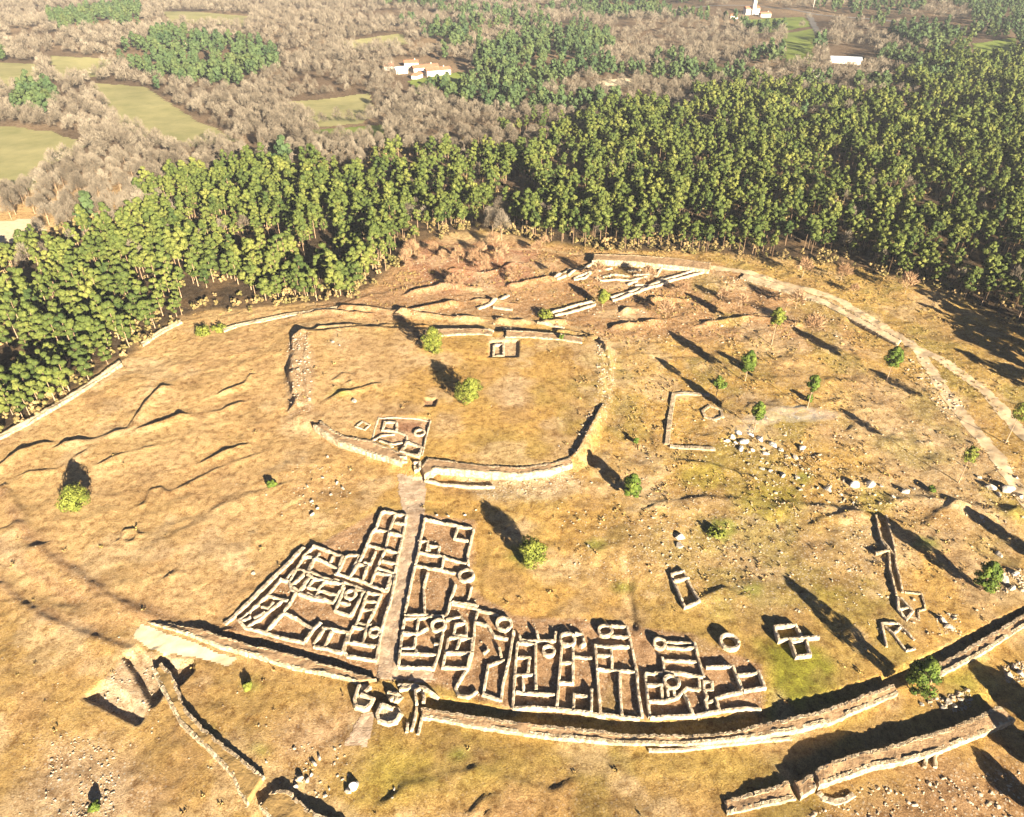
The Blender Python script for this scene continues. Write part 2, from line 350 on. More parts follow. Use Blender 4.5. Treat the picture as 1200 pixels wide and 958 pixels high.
for gx, gy, gr in [(290,803,10),(245,855,5),(305,880,8),(535,885,9),(845,622,18),(880,695,14),(610,655,16),(700,640,12),(940,560,12),(730,690,10),(1020,590,30),(900,590,40),(820,560,30),(1190,600,20),(560,840,6),(970,700,20),(1085,640,14),(400,470,10)]:
    zone([(gx-gr,gy),(gx-gr*.4,gy-gr*.6),(gx+gr*.7,gy-gr*.5),(gx+gr,gy+gr*.1),(gx+gr*.2,gy+gr*.6)], (.2,.235,.04) if gr < 19 else (.31,.26,.05), .1, 2, .75)
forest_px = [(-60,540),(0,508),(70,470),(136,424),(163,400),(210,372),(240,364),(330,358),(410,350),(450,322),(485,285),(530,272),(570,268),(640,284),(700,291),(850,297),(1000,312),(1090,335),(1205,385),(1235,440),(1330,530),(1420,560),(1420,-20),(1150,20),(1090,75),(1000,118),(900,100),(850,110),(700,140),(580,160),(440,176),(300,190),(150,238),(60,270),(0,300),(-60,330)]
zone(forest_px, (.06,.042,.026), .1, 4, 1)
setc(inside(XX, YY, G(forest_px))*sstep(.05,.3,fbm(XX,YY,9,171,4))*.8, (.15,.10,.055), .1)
farm = sstep(330, 430, YY - 0*XX)*(1-0)
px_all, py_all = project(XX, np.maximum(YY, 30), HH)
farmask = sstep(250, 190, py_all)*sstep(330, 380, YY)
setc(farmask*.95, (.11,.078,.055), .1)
setc(farmask*.6*sstep(0,.4,fbm(XX,YY,90,61,3)), (.3,.22,.14), .1)
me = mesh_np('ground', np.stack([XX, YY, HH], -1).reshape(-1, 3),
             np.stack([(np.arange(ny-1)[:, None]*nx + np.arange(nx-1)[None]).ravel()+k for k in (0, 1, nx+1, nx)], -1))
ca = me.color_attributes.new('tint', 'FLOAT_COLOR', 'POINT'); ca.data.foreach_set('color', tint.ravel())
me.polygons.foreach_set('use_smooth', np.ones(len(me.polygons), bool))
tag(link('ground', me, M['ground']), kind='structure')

# sheets laid on the ground: lanes, tracks, meadows
def sheet(name, poly_px, m, res, lift=.05, kind='structure', world=False):
    q = poly_px if world else [tuple(P(*p)[:2]) for p in poly_px]; xs = np.array([p[0] for p in q]); ys = np.array([p[1] for p in q])
    nx_ = max(2, int((xs.max()-xs.min())/res)+2); ny_ = max(2, int((ys.max()-ys.min())/res)+2)
    gx, gy = np.meshgrid(np.linspace(xs.min(), xs.max(), nx_), np.linspace(ys.min(), ys.max(), ny_))
    cx = (gx[:-1, :-1]+gx[1:, 1:])/2; cy = (gy[:-1, :-1]+gy[1:, 1:])/2
    d_ = dist_poly(cx, cy, q, True); s = np.where(inside(cx, cy, q), d_, -d_) + res*1.3*fbm(cx, cy, res*5, 5, 3)
    keep = (s > 0).ravel()
    if not keep.any(): return None
    idx = (np.arange(ny_-1)[:, None]*nx_+np.arange(nx_-1)[None]).ravel()[keep]
    Fq = np.stack([idx, idx+1, idx+nx_+1, idx+nx_], -1)
    V = np.stack([gx, gy, hz(gx, gy)+lift], -1).reshape(-1, 3)
    used = np.unique(Fq); remap = np.zeros(len(V), int); remap[used] = np.arange(len(used))
    me_ = mesh_np(name, V[used], remap[Fq]); me_.polygons.foreach_set('use_smooth', np.ones(len(Fq), bool))
    return tag(link(name, me_, m), kind=kind)
def strip_px(line, wd):                             # a band of wd metres round a line given in picture positions
    q = np.array([P(*p)[:2] for p in line]); t = np.gradient(q, axis=0); t /= np.linalg.norm(t, axis=1)[:, None]+1e-9
    nrm = np.stack([-t[:, 1], t[:, 0]], -1)
    out = np.concatenate([q+nrm*wd/2, (q-nrm*wd/2)[::-1]])
    return [tuple(p) for p in out]
sheet('paved_lane', [(466,556),(500,560),(499,585),(497,605),(488,650),(478,693),(471,725),(466,755),(466,797),(440,797),(445,755),(455,693),(466,640),(474,605),(468,585)], M['paving'], .45, .06)
sheet('paved_ramp', crop(cK,[(285,605),(392,600),(330,925),(110,900)]), M['paving'], .4, .06)
sheet('street', crop(cK,[(400,290),(600,150),(900,170),(958,300),(880,320),(600,290)]), M['paving'], .45, .05)
sheet('bare_earth', [(164,730),(235,757),(278,772),(268,781),(236,772),(215,768),(190,766),(168,756),(155,748)], M['pale'], .4, .06)
for ln, wd in [([(832,314),(880,320),(930,336),(985,352),(1030,380),(1075,408),(1110,425),(1150,455),(1210,520)], 4.6),
               ([(1075,408),(1100,450),(1130,490),(1165,530),(1210,600)], 4.2)]:
    sheet('track', strip_px(ln, wd), M['track'], .6, .07, world=True)
MEADOW_LIST = [('meadow', [(338,120),(432,110),(440,132),(425,146),(372,150)], 'field'), ('meadow', [(362,153),(452,147),(455,168),(378,169)], 'lush'),
                   ('meadow', [(-60,142),(62,154),(100,172),(60,196),(42,222),(-60,248)], 'field'), ('meadow', [(108,98),(168,102),(212,132),(284,166),(200,174),(146,152)], 'field'), ('meadow', [(190,14),(300,20),(285,32),(200,26)], 'field'), ('meadow', [(-40,72),(50,76),(40,104),(-40,110)], 'field'), ('meadow', [(205,52),(235,44),(240,50),(212,58)], 'pale'), ('meadow', [(600,84),(650,80),(655,88),(608,92)], 'lush'), ('meadow', [(700,96),(740,92),(744,100),(706,104)], 'pale'),
                   ('meadow', [(478,96),(542,84),(548,98),(490,112)], 'lush'), ('meadow', [(868,24),(942,20),(950,32),(884,40)], 'lush'),
                   ('meadow', [(918,40),(954,34),(952,76),(920,78)], 'lush'), ('meadow', [(400,50),(470,40),(480,52),(420,60)], 'field'),
                   ('meadow', [(820,76),(850,80),(846,90),(822,86)], 'lush'), ('meadow', [(-20,262),(40,255),(60,272),(0,292)], 'pale'),
                   ('meadow', [(60,66),(130,70),(120,90),(60,95)], 'field'),('meadow', [(1140,52),(1190,45),(1195,70),(1145,78)], 'lush')]
MEADOWS = [q[1] for q in MEADOW_LIST]
for nm, pl, mm in MEADOW_LIST:
    sheet(nm, pl, M[mm], 3, .35)
sheet('road', strip_px([(790,12),(880,7),(925,11),(960,18),(1010,22),(1060,26),(1130,34)], 9), M['asphalt'], 2.5, .45, world=True)
sheet('road', strip_px([(948,17),(952,27),(964,46)], 8), M['asphalt'], 2, .5, world=True)

# ------------------------------------------------------------------ walls
def resample(pts, step):
    out = [pts[0]]
    for a, b in zip(pts[:-1], pts[1:]):
        n = max(1, int(round((b-a).length/step)))
        for k in range(1, n+1): out.append(a.lerp(b, k/n))
    return out
def wall_mesh(pts, wd, h, closed=False, step=.4, jit=.05, sink=.5):
    pts = [Vector((p[0], p[1])) for p in pts]
    if closed: pts = pts + [pts[0]]
    q = resample(pts, step)
    if closed: q = q[:-1]
    n = len(q); V = []; Fc = []
    seed = random.randint(0, 999)
    for i, p in enumerate(q):
        a = q[(i-1) % n] if (closed or i > 0) else p; b = q[(i+1) % n] if (closed or i < n-1) else p
        t1 = (p-a).normalized() if (p-a).length > 1e-6 else (b-p).normalized()
        t2 = (b-p).normalized() if (b-p).length > 1e-6 else t1
        t = (t1+t2); t = t.normalized() if t.length > 1e-3 else t1
        mit = min(1.5, 1/max(.5, t.dot(t1)))
        nr = Vector((-t.y, t.x))*mit
        zg = float(hz(p.x, p.y))
        top = zg + h*(1+.5*float(vnoise(p.x, p.y, 3.1, seed)) + .28*float(vnoise(p.x, p.y, .8, seed+3)))
        hw = wd/2*(1+.25*float(vnoise(p.x, p.y, 1.5, seed+7))); bev = min(.13, wd*.2)
        for s, z in ((-hw*1.06, zg-sink), (-hw, top-bev), (-hw+bev, top), (hw-bev, top), (hw, top-bev), (hw*1.06, zg-sink)):
            V.append((p.x+nr.x*s+random.uniform(-jit, jit), p.y+nr.y*s+random.uniform(-jit, jit), z+random.uniform(-jit, jit)))
    for i in range(n if closed else n-1):
        a = i*6; b = ((i+1) % n)*6
        for k in range(5): Fc.append((a+k, a+k+1, b+k+1, b+k))
    if not closed:
        Fc.append((0, 1, 2, 3, 4, 5)); e = (n-1)*6; Fc.append((e+5, e+4, e+3, e+2, e+1, e))
    return mesh_py('wall', V, Fc)
def top_pts(pts, c, h):
    return [P(*p, h) for p in (crop(c, pts) if c else pts)]
def ruin(name, label, cat, lines, h=.82, wd=.62, group=None, m='wall'):
    lines = [(c, ps) for c, pl in lines for ps in pl]
    first = top_pts(lines[0][1][:1], lines[0][0], h)[0]
    t = empty(name, first, label, cat, group)
    for c, ps in lines:
        w_ = top_pts(ps, c, h); cl = len(ps) > 3 and ps[0] == ps[-1]
        if cl: w_ = w_[:-1]
        link('wall', wall_mesh(w_, wd, h*random.uniform(.85, 1.12), cl), M[m], t)
    return t
def hut(label, c, ctr, r_px, h=.95, wd=.7, group=None):
    x0, y0, s = c; p = P(x0+ctr[0]/s, y0+ctr[1]/s, h); e = P(x0+(ctr[0]+r_px)/s, y0+ctr[1]/s, h)
    r = (e-p).length
    ring = [(p.x+r*math.cos(a), p.y+r*math.sin(a)) for a in np.linspace(0, 2*math.pi, 18, endpoint=False)]
    o = link('round_hut_ruin', wall_mesh(ring, wd, h, True, .6, .05), M['wall'])
    return tag(o, label, 'round hut ruin', group)

RU = 'stone_house_ruin'; RC = 'house ruin'
ruin('boundary_wall', 'slanting low boundary wall along the left edge of the dug house quarter', 'wall', [(cA, [[(765,88),(640,215),(520,330),(400,450),(250,600),(120,725),(20,800)]])], .55, 1.0)
ruin(RU, 'roofless house of long slanting rooms in the lower left corner of the dug quarter', RC, [(cA, [
    [(545,385),(430,530),(160,770),(215,835),(410,885),(620,945),(770,975)], [(545,385),(630,410),(650,480),(690,515),(575,700),(410,880)],
    [(430,535),(615,590)], [(560,590),(360,750),(235,830)], [(370,640),(430,655),(480,600)], [(300,755),(400,690)], [(180,780),(270,740)],
    [(575,695),(720,765),(850,860),(775,960)], [(850,860),(930,790)]])])
ruin(RU, 'roofless house with narrow rooms at the upper left corner of the dug quarter', RC, [(cA, [[(860,75),(765,165),(700,285),(825,330)], [(765,165),(860,190),(800,305)]]),
    (cB, [[(55,390),(200,440),(330,485)], [(330,490),(280,640),(260,660)], [(0,490),(60,500),(180,550),(280,600)], [(110,460),(75,520)], [(240,490),(205,560)], [(60,520),(20,630),(150,690),(240,710)]])])
ruin(RU, 'small roofless two room house wedged beside the slanting boundary wall', RC, [(cA, [[(690,290),(600,385),(650,450),(720,500),(825,340)], [(690,300),(640,400)], [(765,345),(655,440)]])])
ruin(RU, 'tall narrow roofless room with a pale floor beside the alley', RC, [(cB, [[(490,480),(400,470),(355,490),(285,650),(385,680),(490,480)]])])
ruin(RU, 'long roofless house of many rooms on the left of the paved lane at its top', RC, [(cB, [
    [(730,70),(930,105),(895,290),(850,480),(820,650),(745,820)], [(730,70),(690,90),(640,235),(600,270),(560,380),(510,500),(400,690)],
    [(400,690),(520,720),(610,770),(730,810)], [(640,240),(770,250)], [(820,110),(770,250),(730,420),(640,620),(590,760)], [(820,170),(920,190)], [(775,275),(885,300)],
    [(580,385),(720,425)], [(740,430),(840,460)], [(700,530),(830,560)], [(660,600),(810,645)], [(640,440),(590,560),(530,545)], [(480,560),(560,590),(520,710)], [(650,640),(780,670),(740,800)]])])
ruin('alley_wall', 'straight low wall edging the cross alley inside the left house quarter', 'wall', [(cC, [[(250,65),(390,110),(520,165),(690,215)]])], .6)
ruin(RU, 'roofless house with two deep dark rooms in the middle of the left quarter', RC, [(cC, [[(0,20),(60,60),(340,110)], [(60,60),(10,140),(90,160)], [(170,80),(100,170),(280,215),(340,120)], [(110,180),(80,230),(240,285),(285,220)], [(0,190),(80,235)]]),
    (cA, [[(840,345),(740,490),(720,520)], [(720,520),(870,570),(958,580)]])])
ruin(RU, 'roofless court around a round hut beside the dark inner alley', RC, [(cC, [[(345,140),(310,240),(260,360),(405,405)], [(450,150),(545,185)], [(320,280),(400,305)], [(520,190),(470,300),(405,405)]])])
hut('round hut ruin in the court of the left quarter beside the dark alley', cC, (405,205), 48)
ruin(RU, 'strip of small roofless rooms between the inner alley and the paved lane', RC, [(cC, [[(560,190),(700,215)], [(560,190),(520,320),(460,480),(400,560),(380,660)], [(540,260),(650,285)], [(520,345),(630,355)], [(480,475),(600,490)],
    [(690,210),(640,330),(560,500),(520,660)], [(400,655),(640,690)], [(420,510),(540,530)], [(350,690),(345,745),(380,785),(640,825),(665,670)], [(830,30),(770,300),(730,400),(690,560),(650,820)]])])
hut('round hut ruin on the left edge of the paved lane near the gate', cC, (630,560), 48)
ruin(RU, 'front roofless house with three deep shaded rooms above the left rampart', RC, [(cC, [[(140,520),(380,560),(325,755)], [(325,755),(60,690)], [(150,540),(60,670)], [(230,560),(165,690)], [(0,500),(60,530),(120,470)]])])
ruin(RU, 'large square roofless court on the right of the paved lane at its top', RC, [(cD, [[(300,140),(270,290),(245,440),(215,570)], [(300,140),(420,165),(600,205),(760,235)], [(760,235),(730,360),(700,480),(710,570)],
    [(245,455),(430,485),(690,555)], [(610,210),(580,320),(710,350)], [(240,345),(330,355),(320,440)], [(345,440),(345,390),(440,400),(425,470)]])])
ruin(RU, 'roofless house with a long raised yard right of the paved lane', RC, [(cD, [[(205,590),(180,700),(140,900),(115,1020)], [(220,575),(420,610),(620,650)], [(480,490),(460,600)], [(590,760),(540,900),(520,1000)], [(740,770),(700,910)],
    [(550,920),(700,935),(800,960)], [(330,640),(290,780),(300,1030)]]), (cE, [[(110,165),(310,160),(500,170),(540,60)]])])
hut('large round hut ruin at the right edge of the yard beyond the paved lane', cD, (690,665), 68, 1.1)
ruin(RU, 'roofless house right of the paved lane with a round hut in its corner', RC, [(cE, [[(110,195),(370,180)], [(110,195),(80,400),(55,640)], [(55,645),(380,660),(430,530),(470,330)], [(240,205),(220,340),(330,285)], [(95,330),(210,340)], [(80,470),(200,470),(215,370)],
    [(65,515),(410,530)], [(390,430),(450,435)], [(215,480),(230,520)]])])
hut('round hut ruin with a dark inside in a house corner near the gate', cE, (430,255), 62, 1.05)
ruin(RU, 'roofless house of small square rooms at the centre of the right quarter', RC, [(cE, [[(590,250),(690,240),(690,360),(570,350),(590,250)], [(500,205),(640,180),(680,230)], [(530,375),(740,385),(745,500)], [(630,390),(600,490)], [(520,380),(500,510)], [(500,515),(760,520)], [(490,540),(470,650),(700,660),(725,540)]])])
ruin(RU, 'roofless court with curved walls left of the long straight alley', RC, [(cF, [[(0,50),(130,70),(235,110),(430,160)], [(240,115),(210,230),(190,500),(160,620),(30,840),(60,910),(150,925),(235,870)], [(215,225),(330,260),(400,360),(520,385)], [(575,310),(530,580),(470,820),(455,960)],
    [(490,580),(335,630),(290,900),(450,955)], [(440,470),(460,560)], [(290,520),(340,480)]])])
hut('round hut ruin on the upper edge of the curved court', cF, (485,240), 68, 1.05)
ruin(RU, 'roofless house beside the long alley with a pointed front wall', RC, [(cG, [[(150,190),(160,235),(330,245),(480,240),(490,160)], [(130,260),(110,500),(85,870)], [(130,260),(310,278)], [(300,275),(300,550),(305,700)], [(115,395),(260,400)], [(240,400),(230,540)], [(105,560),(290,560)],
    [(180,600),(190,730)], [(120,715),(190,735),(480,745)], [(85,872),(300,870),(500,880)], [(310,160),(330,240)]])])
hut('small round hut ruin in the yard of the house with the pointed wall', cG, (425,335), 52)
ruin(RU, 'roofless house of two yards in the middle of the lower row', RC, [(cG, [[(545,300),(520,600),(500,860)], [(530,440),(640,450)], [(650,320),(650,640)], [(520,635),(660,640)], [(650,385),(830,400)], [(655,880),(660,745),(800,770)], [(825,700),(822,910)], [(500,880),(720,905),(958,945)], [(670,180),(740,190),(760,270),(720,300)]])])
hut('wide round hut ruin at the top of the middle house of the lower row', cG, (600,225), 68, 1.05)
ruin(RU, 'roofless house of four narrow yards with a straight lane wall', RC, [(cH, [[(140,280),(155,500),(190,915)], [(140,280),(270,300),(460,300)], [(160,378),(280,382)], [(290,310),(298,500)], [(150,508),(300,512),(510,535)], [(370,545),(375,740),(390,950)], [(290,95),(440,112)], [(290,205),(455,208)],
    [(440,112),(490,330),(530,530),(540,700),(580,960)], [(190,918),(390,952),(560,965)]])])
hut('round hut ruin with its shaded hollow above the four narrow yards', cH, (235,145), 62, 1.05)
ruin(RU, 'roofless house of two long parallel rooms below a tiny round hut', RC, [(cI, [[(330,300),(590,310)], [(330,255),(570,260)], [(300,420),(610,435)], [(590,260),(640,450),(680,580)], [(290,395),(310,530)], [(310,530),(470,545),(670,590)]])])
hut('tiny round hut ruin at the corner of two long parallel rooms', cI, (265,265), 52)
ruin(RU, 'roofless house with a curved yard wall around a round hut', RC, [(cI, [[(130,545),(290,550)], [(130,545),(150,760),(175,960)], [(150,655),(280,660),(290,790)], [(335,695),(345,775)], [(395,700),(405,760)], [(160,805),(300,812),(430,775),(520,680),(640,700)], [(630,590),(640,700)], [(500,745),(580,935)], [(175,960),(580,940)]])])
hut('round hut ruin inside the curved yard wall', cI, (378,625), 68, 1.05)
ruin(RU, 'roofless house full of grey rubble at the right end of the lower row', RC, [(cJ, [[(220,490),(470,480)], [(470,478),(520,600),(560,700)], [(200,620),(275,630),(280,695),(200,700),(200,620)], [(310,780),(430,745),(560,722)], [(310,780),(345,890)], [(210,800),(240,900)], [(230,820),(310,790)], [(100,945),(350,900),(600,872),(740,880)], [(200,700),(230,760),(220,800)]])])
ruin(RU, 'small neat rectangular room attached at the far right of the lower row', RC, [(cJ, [[(510,560),(690,550),(710,530),(768,680),(570,712)]])])
hut('freestanding round hut ruin on the grass above the rubble house', cJ, (442,250), 78, 1.2)
ruin(RU, 'lone rectangular roofless house on the open slope above the lower row', RC, [((740,600,S8), [[(375,575),(490,545),(640,820),(500,885),(375,575)], [(400,640),(540,610)]])], .9)
ruin(RU, 'pair of offset square roofless rooms beside the bright green grass', RC, [(cX4, [[(672,215),(770,207),(800,260),(690,280),(672,215)], [(745,282),(820,275),(838,345),(772,354),(745,282)], [(738,272),(880,262)]])], 1.1)
# upper enclosure ruins
ruin('stone_room_ruin', 'square stone room with a dark pit in the dug corner of the upper enclosure', RC, [(cL, [[(520,290),(640,300),(640,385),(500,370),(520,290)]])], .6, .8)
ruin('stone_room_ruin', 'square stone room with a smooth floor next to the upper gate', RC, [(cL, [[(740,490),(890,545),(860,635),(685,582),(740,490)]])], .7, .8)
ruin('stone_room_ruin', 'diamond shaped stone foundation just left of the dug corner', RC, [(cL, [[(295,288),(370,322),(320,370),(232,340),(295,288)]])], .35, .6)
ruin('stone_room_ruin', 'curved rubble walls between the two square rooms of the dug corner', RC, [(cL, [[(400,480),(480,430),(620,415)], [(470,480),(560,510),(700,500)], [(560,510),(600,545)], [(640,385),(740,430),(740,490)]])], .45, .7)
ruin('excavation_kerb', 'thin stone kerb framing the dug corner of the upper enclosure', 'kerb', [(cL, [[(390,480),(420,360),(460,250),(640,250),(860,262),(980,285),(940,430),(895,630)]])], .25, .5)
hut('round hut ruin in the dug corner of the upper enclosure', cL, (870,395), 50, .7)
ruin('stone_room_ruin', 'small white walled cell in a square pit behind the north gate of the upper enclosure', RC, [(None, [[(579,404),(590,403),(590,416),(578,417),(579,404)]])], .9, .8)
# right hand ruins
ruin('old_enclosure', 'worn rectangular enclosure bank left of the white outcrop', 'bank', [(cN, [[(130,480),(150,300),(178,128),(290,122),(430,132)], [(150,490),(300,502),(470,512)]])], .6, 1.5, m='oldwall')
ruin('old_enclosure', 'low oval stone ring inside the worn rectangular enclosure', 'stone ring', [(cN, [[(380,250),(430,210),(510,240),(520,290),(460,310),(400,290),(380,250)]])], .3, 1.0, m='oldwall')
ruin('trench_wall', 'long narrow walled trench running down the right slope', 'walled trench', [(cO, [[(130,110),(160,250),(200,310),(210,420),(245,560)], [(185,110),(232,290),(240,370),(280,540)], [(125,328),(200,310)], [(165,250),(240,345)]])], .8, .55, m='oldwall')
ruin(RU, 'small ruined cell at the foot of the long walled trench', RC, [(cO, [[(250,570),(255,640),(300,695),(335,650),(270,575)], [(260,640),(310,630)]])], .6, .6)
ruin(RU, 'triangular ruined yard below the small cell on the right slope', RC, [(cO, [[(160,715),(230,780),(300,870),(350,860)], [(160,715),(190,850)], [(255,720),(345,810)], [(230,775),(270,738)], [(160,715),(260,720)]])], .5, .55)
ruin('foundation', 'low stepped outline of a foundation beside the small cell', 'foundation', [(cO, [[(290,545),(385,555),(405,640),(365,650),(370,700),(320,680)]])], .25, .5, m='oldwall')
# ruins by the north rampart
ruin('lane_wall', 'pair of parallel white lane walls below the ruins by the forest', 'wall', [(cM, [[(370,385),(500,345),(610,318)], [(400,395),(520,368),(610,338)]])], .8, 1.0)
ruin('lane_wall', 'long double white wall climbing to the right end of the forest ruins', 'wall', [(cM, [[(690,300),(830,258),(960,215),(1110,165)], [(700,318),(830,275),(1000,215),(1180,168)]])], .9, 1.0)
ruin(RU, 'white walled rooms beside the right end of the forest rampart', RC, [(cM, [[(960,150),(1040,155),(1110,163)], [(875,148),(955,150),(930,190),(870,172)], [(780,165),(850,160)], [(810,185),(900,180)], [(800,210),(880,190)], [(820,238),(900,238),(965,205)], [(780,235),(830,215)]])], .7, .9)
ruin(RU, 'row of low white walls in the middle of the forest ruins', RC, [(cM, [[(620,200),(640,215),(700,210),(820,215)], [(690,183),(790,192)], [(650,195),(690,190)], [(620,160),(700,150)]])], .7, .9)
ruin(RU, 'broken white walls at the left end of the forest ruins', RC, [(cM, [[(400,195),(480,155)], [(470,185),(600,125)], [(410,205),(460,185)], [(500,205),(530,185),(590,162),(560,200),(500,208)]])], .8, .9)
ruin('ruined_wall', 'ragged white wall left of the north gate running to the scrub', 'wall', [(cM, [[(0,360),(80,320),(160,290)], [(80,352),(180,365)]])], .8, 1.2)
ruin('ruined_wall', 'collapsed wall of pale blocks right behind the north gate', 'wall', [(cM, [[(310,430),(380,440),(450,460)], [(130,465),(180,468)], [(30,470),(80,478)]])], .8, 1.0)
# small walls on and near the front rampart
ruin('kerb_wall', 'low second stone line at the foot of the right front rampart', 'wall', [(cX4, [[(80,793),(230,792),(400,772),(570,752),(750,738)]])], .5, .7)
ruin('kerb_wall', 'low second stone line below the upper enclosure rampart', 'wall', [(None, [[(498,563),(517,567),(549,570),(580,570)]])], .7, .8)
ruin('apse_wall', 'semicircular low wall of pale stone under the outer right rampart', 'wall', [(cSE, [[(880,555),(920,600),(1000,628),(1080,610),(1140,570)]])], .35, 1.1)
ruin('cross_wall', 'short stub wall at right angles below the outer right rampart', 'wall', [((1000,740,5.99), [[(575,870),(580,950)], [(510,895),(505,950)]])], .7, .6)
ruin('trench_wall', 'short trench wall dropping from the gate across the front rampart', 'walled trench', [(cK, [[(785,545),(765,660),(735,770)], [(832,640),(815,720),(795,800)], [(700,690),(690,780)]])], .5, .6)
ruin('stair_wall', 'pair of short curved walls beside the main gate', 'wall', [(cK, [[(820,375),(770,390),(775,440),(785,515)], [(840,400),(852,440),(848,500)]])], 1.2, .6)
ruin('retaining_wall', 'double stepped retaining wall between the gate and the lower street', 'wall', [(cK, [[(610,335),(760,338),(860,365),(920,410),(990,460)], [(620,375),(760,355),(850,385)]])], .9, .7)

# ------------------------------------------------------------------ ramparts: stone faces with an earth or turf top
def rampart(label, outer, inner, zt, zb=-2.6, top='earth', group=None, cat='rampart', name='rampart', taper=None):
    def even(pts, n):
        p = [Vector((*at_plane(a[0], a[1], zt),)) for a in pts]
        L = [0]
        for a, b in zip(p[:-1], p[1:]): L.append(L[-1]+(b-a).length)
        s = np.linspace(0, L[-1], n)
        return np.stack([np.interp(s, L, [v.x for v in p]), np.interp(s, L, [v.y for v in p])], -1), L[-1]
    _, L = even(outer, 2); n = max(4, int(L/.5))
    o, _ = even(outer, n); i_, _ = even(inner, n)
    t = empty(name, (*o[0], zb+1), label, cat, group)
    j = lambda a: random.uniform(-a, a)
    zo = [zt + .5*float(vnoise(*o[k], 4, 1)) + j(.07) - (taper(k/n) if taper else 0) for k in range(n)]
    zi = [zt + .3*float(vnoise(*i_[k], 3, 2)) + j(.08) - (taper(k/n) if taper else 0) for k in range(n)]
    o2 = [(o[k][0]+j(.1), o[k][1]+j(.1)) for k in range(n)]; in2 = [(i_[k][0]+j(.2), i_[k][1]+j(.2)) for k in range(n)]
    def face(a, b, za, zbm, nm, m, batter):
        V = []; Fc = []
        for k in range(len(a)):
            dx, dy = a[k][0]-b[k][0], a[k][1]-b[k][1]; l = math.hypot(dx, dy)+1e-6; dx /= l; dy /= l
            th = min(.7, l*.3)
            zg = min(zbm, float(hz(a[k][0]+dx*.3, a[k][1]+dy*.3))-.6)
            V += [(a[k][0]+dx*batter, a[k][1]+dy*batter, zg), (a[k][0], a[k][1], za[k]), (a[k][0]-dx*th, a[k][1]-dy*th, za[k]+.04+j(.05)), (a[k][0]-dx*(th+.05), a[k][1]-dy*(th+.05), zg)]
        for k in range(len(a)-1):
            A = k*4; B = A+4
            for q in range(3): Fc.append((A+q, A+q+1, B+q+1, B+q))
        Fc.append((0, 1, 2, 3)); e = (len(a)-1)*4; Fc.append((e+3, e+2, e+1, e))
        link(nm, mesh_py(nm, V, Fc), m, t)
    face(o2, in2, zo, zb+.8, 'outer_face', M['face'], .15)
    face(in2, o2, zi, zb+.8, 'inner_face', M['oldwall'], .1)
    V = []; Fc = []; K = 7
    for k in range(n):
        for q in range(K):
            f = .08+.84*q/(K-1); x = o[k][0]*(1-f)+i_[k][0]*f; y = o[k][1]*(1-f)+i_[k][1]*f
            V.append((x, y, zt-(taper(k/n) if taper else 0)+.5*float(vnoise(*o[k], 4, 1))*(1-f)+.3*float(vnoise(*i_[k], 3, 2))*f-.06+.3*float(fbm(x, y, 2.6, 9, 3))))
    for k in range(n-1):
        for q in range(K-1): Fc.append((k*K+q, k*K+q+1, (k+1)*K+q+1, (k+1)*K+q))
    Vn = len(V)                                   # end cheeks of the fill
    for k, sgn in ((0, 1), (n-1, -1)):
        base = len(V)
        for q in range(K): x, y, z = V[k*K+q]; V.append((x, y, zb))
        for q in range(K-1):
            f = (k*K+q, k*K+q+1, base+q+1, base+q); Fc.append(f if sgn < 0 else f[::-1])
    fm = mesh_py('fill', V, Fc); link('fill', fm, M[top], t)
    for pl in fm.polygons[:(n-1)*(K-1)]: pl.use_smooth = True
    return t
rampart('left front rampart with a lit stone face below the dug house quarter', [(163,724),(190,733),(219,742),(258,757),(301,768),(343,781),(390,791),(417,798)],
        [(178,723),(205,730),(235,737),(264,747),(300,757),(340,766),(392,781),(441,796)], 1.0, taper=lambda f: 1.0*max(0, 1-f*4))
rampart('right front rampart with a long stone face below the lower house row', [(494,840),(510,842),(560,852),(610,859),(660,865),(735,872),(815,872),(865,866),(915,859),(980,844),(1000,835),(1053,813)],
        [(494,829),(502,830),(557,839),(590,844),(630,849),(710,857),(740,861),(818,861),(860,857),(895,848),(953,835),(980,827),(1047,801)], 1.05)
rampart('short rampart stretch between the leaning tree and the right edge', [(1091,798),(1120,783),(1153,765),(1180,747),(1222,722)], [(1080,787),(1093,781),(1125,764),(1150,750),(1212,712)], .9)
rampart('low broken left end of the outer right rampart', [(852,953),(880,947),(909,941),(933,935)], [(850,936),(867,932),(883,928),(923,916)], .3, -2.6, 'earth', taper=lambda f: .8*max(0, .6-f))
rampart('short middle block of the outer right rampart between two narrow gaps', [(939,934),(947,929),(956,923)], [(931,916),(942,912),(952,907)], .9)
rampart('long outer right rampart casting a wide black shadow', [(960,921),(985,912),(1010,903),(1025,898),(1060,892),(1095,883),(1133,867),(1160,856),(1190,843)],
        [(955,904),(966,896),(1000,884),(1025,879),(1060,868),(1103,855),(1125,848),(1150,837),(1172,827)], 1.2)
rampart('diagonal turf topped wall below the excavation at lower left', [(179,785),(185,800),(191,811),(200,828),(210,847),(225,862),(241,876),(257,893),(272,910),(278,927),(289,941)],
        [(189,777),(198,786),(207,801),(213,823),(217,830),(229,843),(241,856),(258,869),(275,881),(292,896),(309,910)], .3, -3.4, 'turf')
rampart('rounded wall end at the bottom edge below the diagonal wall', [(303,945),(325,967),(360,995),(400,1015)], [(317,927),(338,926),(362,948),(430,983)], .1, -3.2, 'turf')
rampart('left half of the upper enclosure rampart beside its gate', [(367,499),(382,509),(397,518),(429,529),(470,542)], [(377,494),(390,504),(403,511),(435,517),(476,532)], 3.0, -.4)
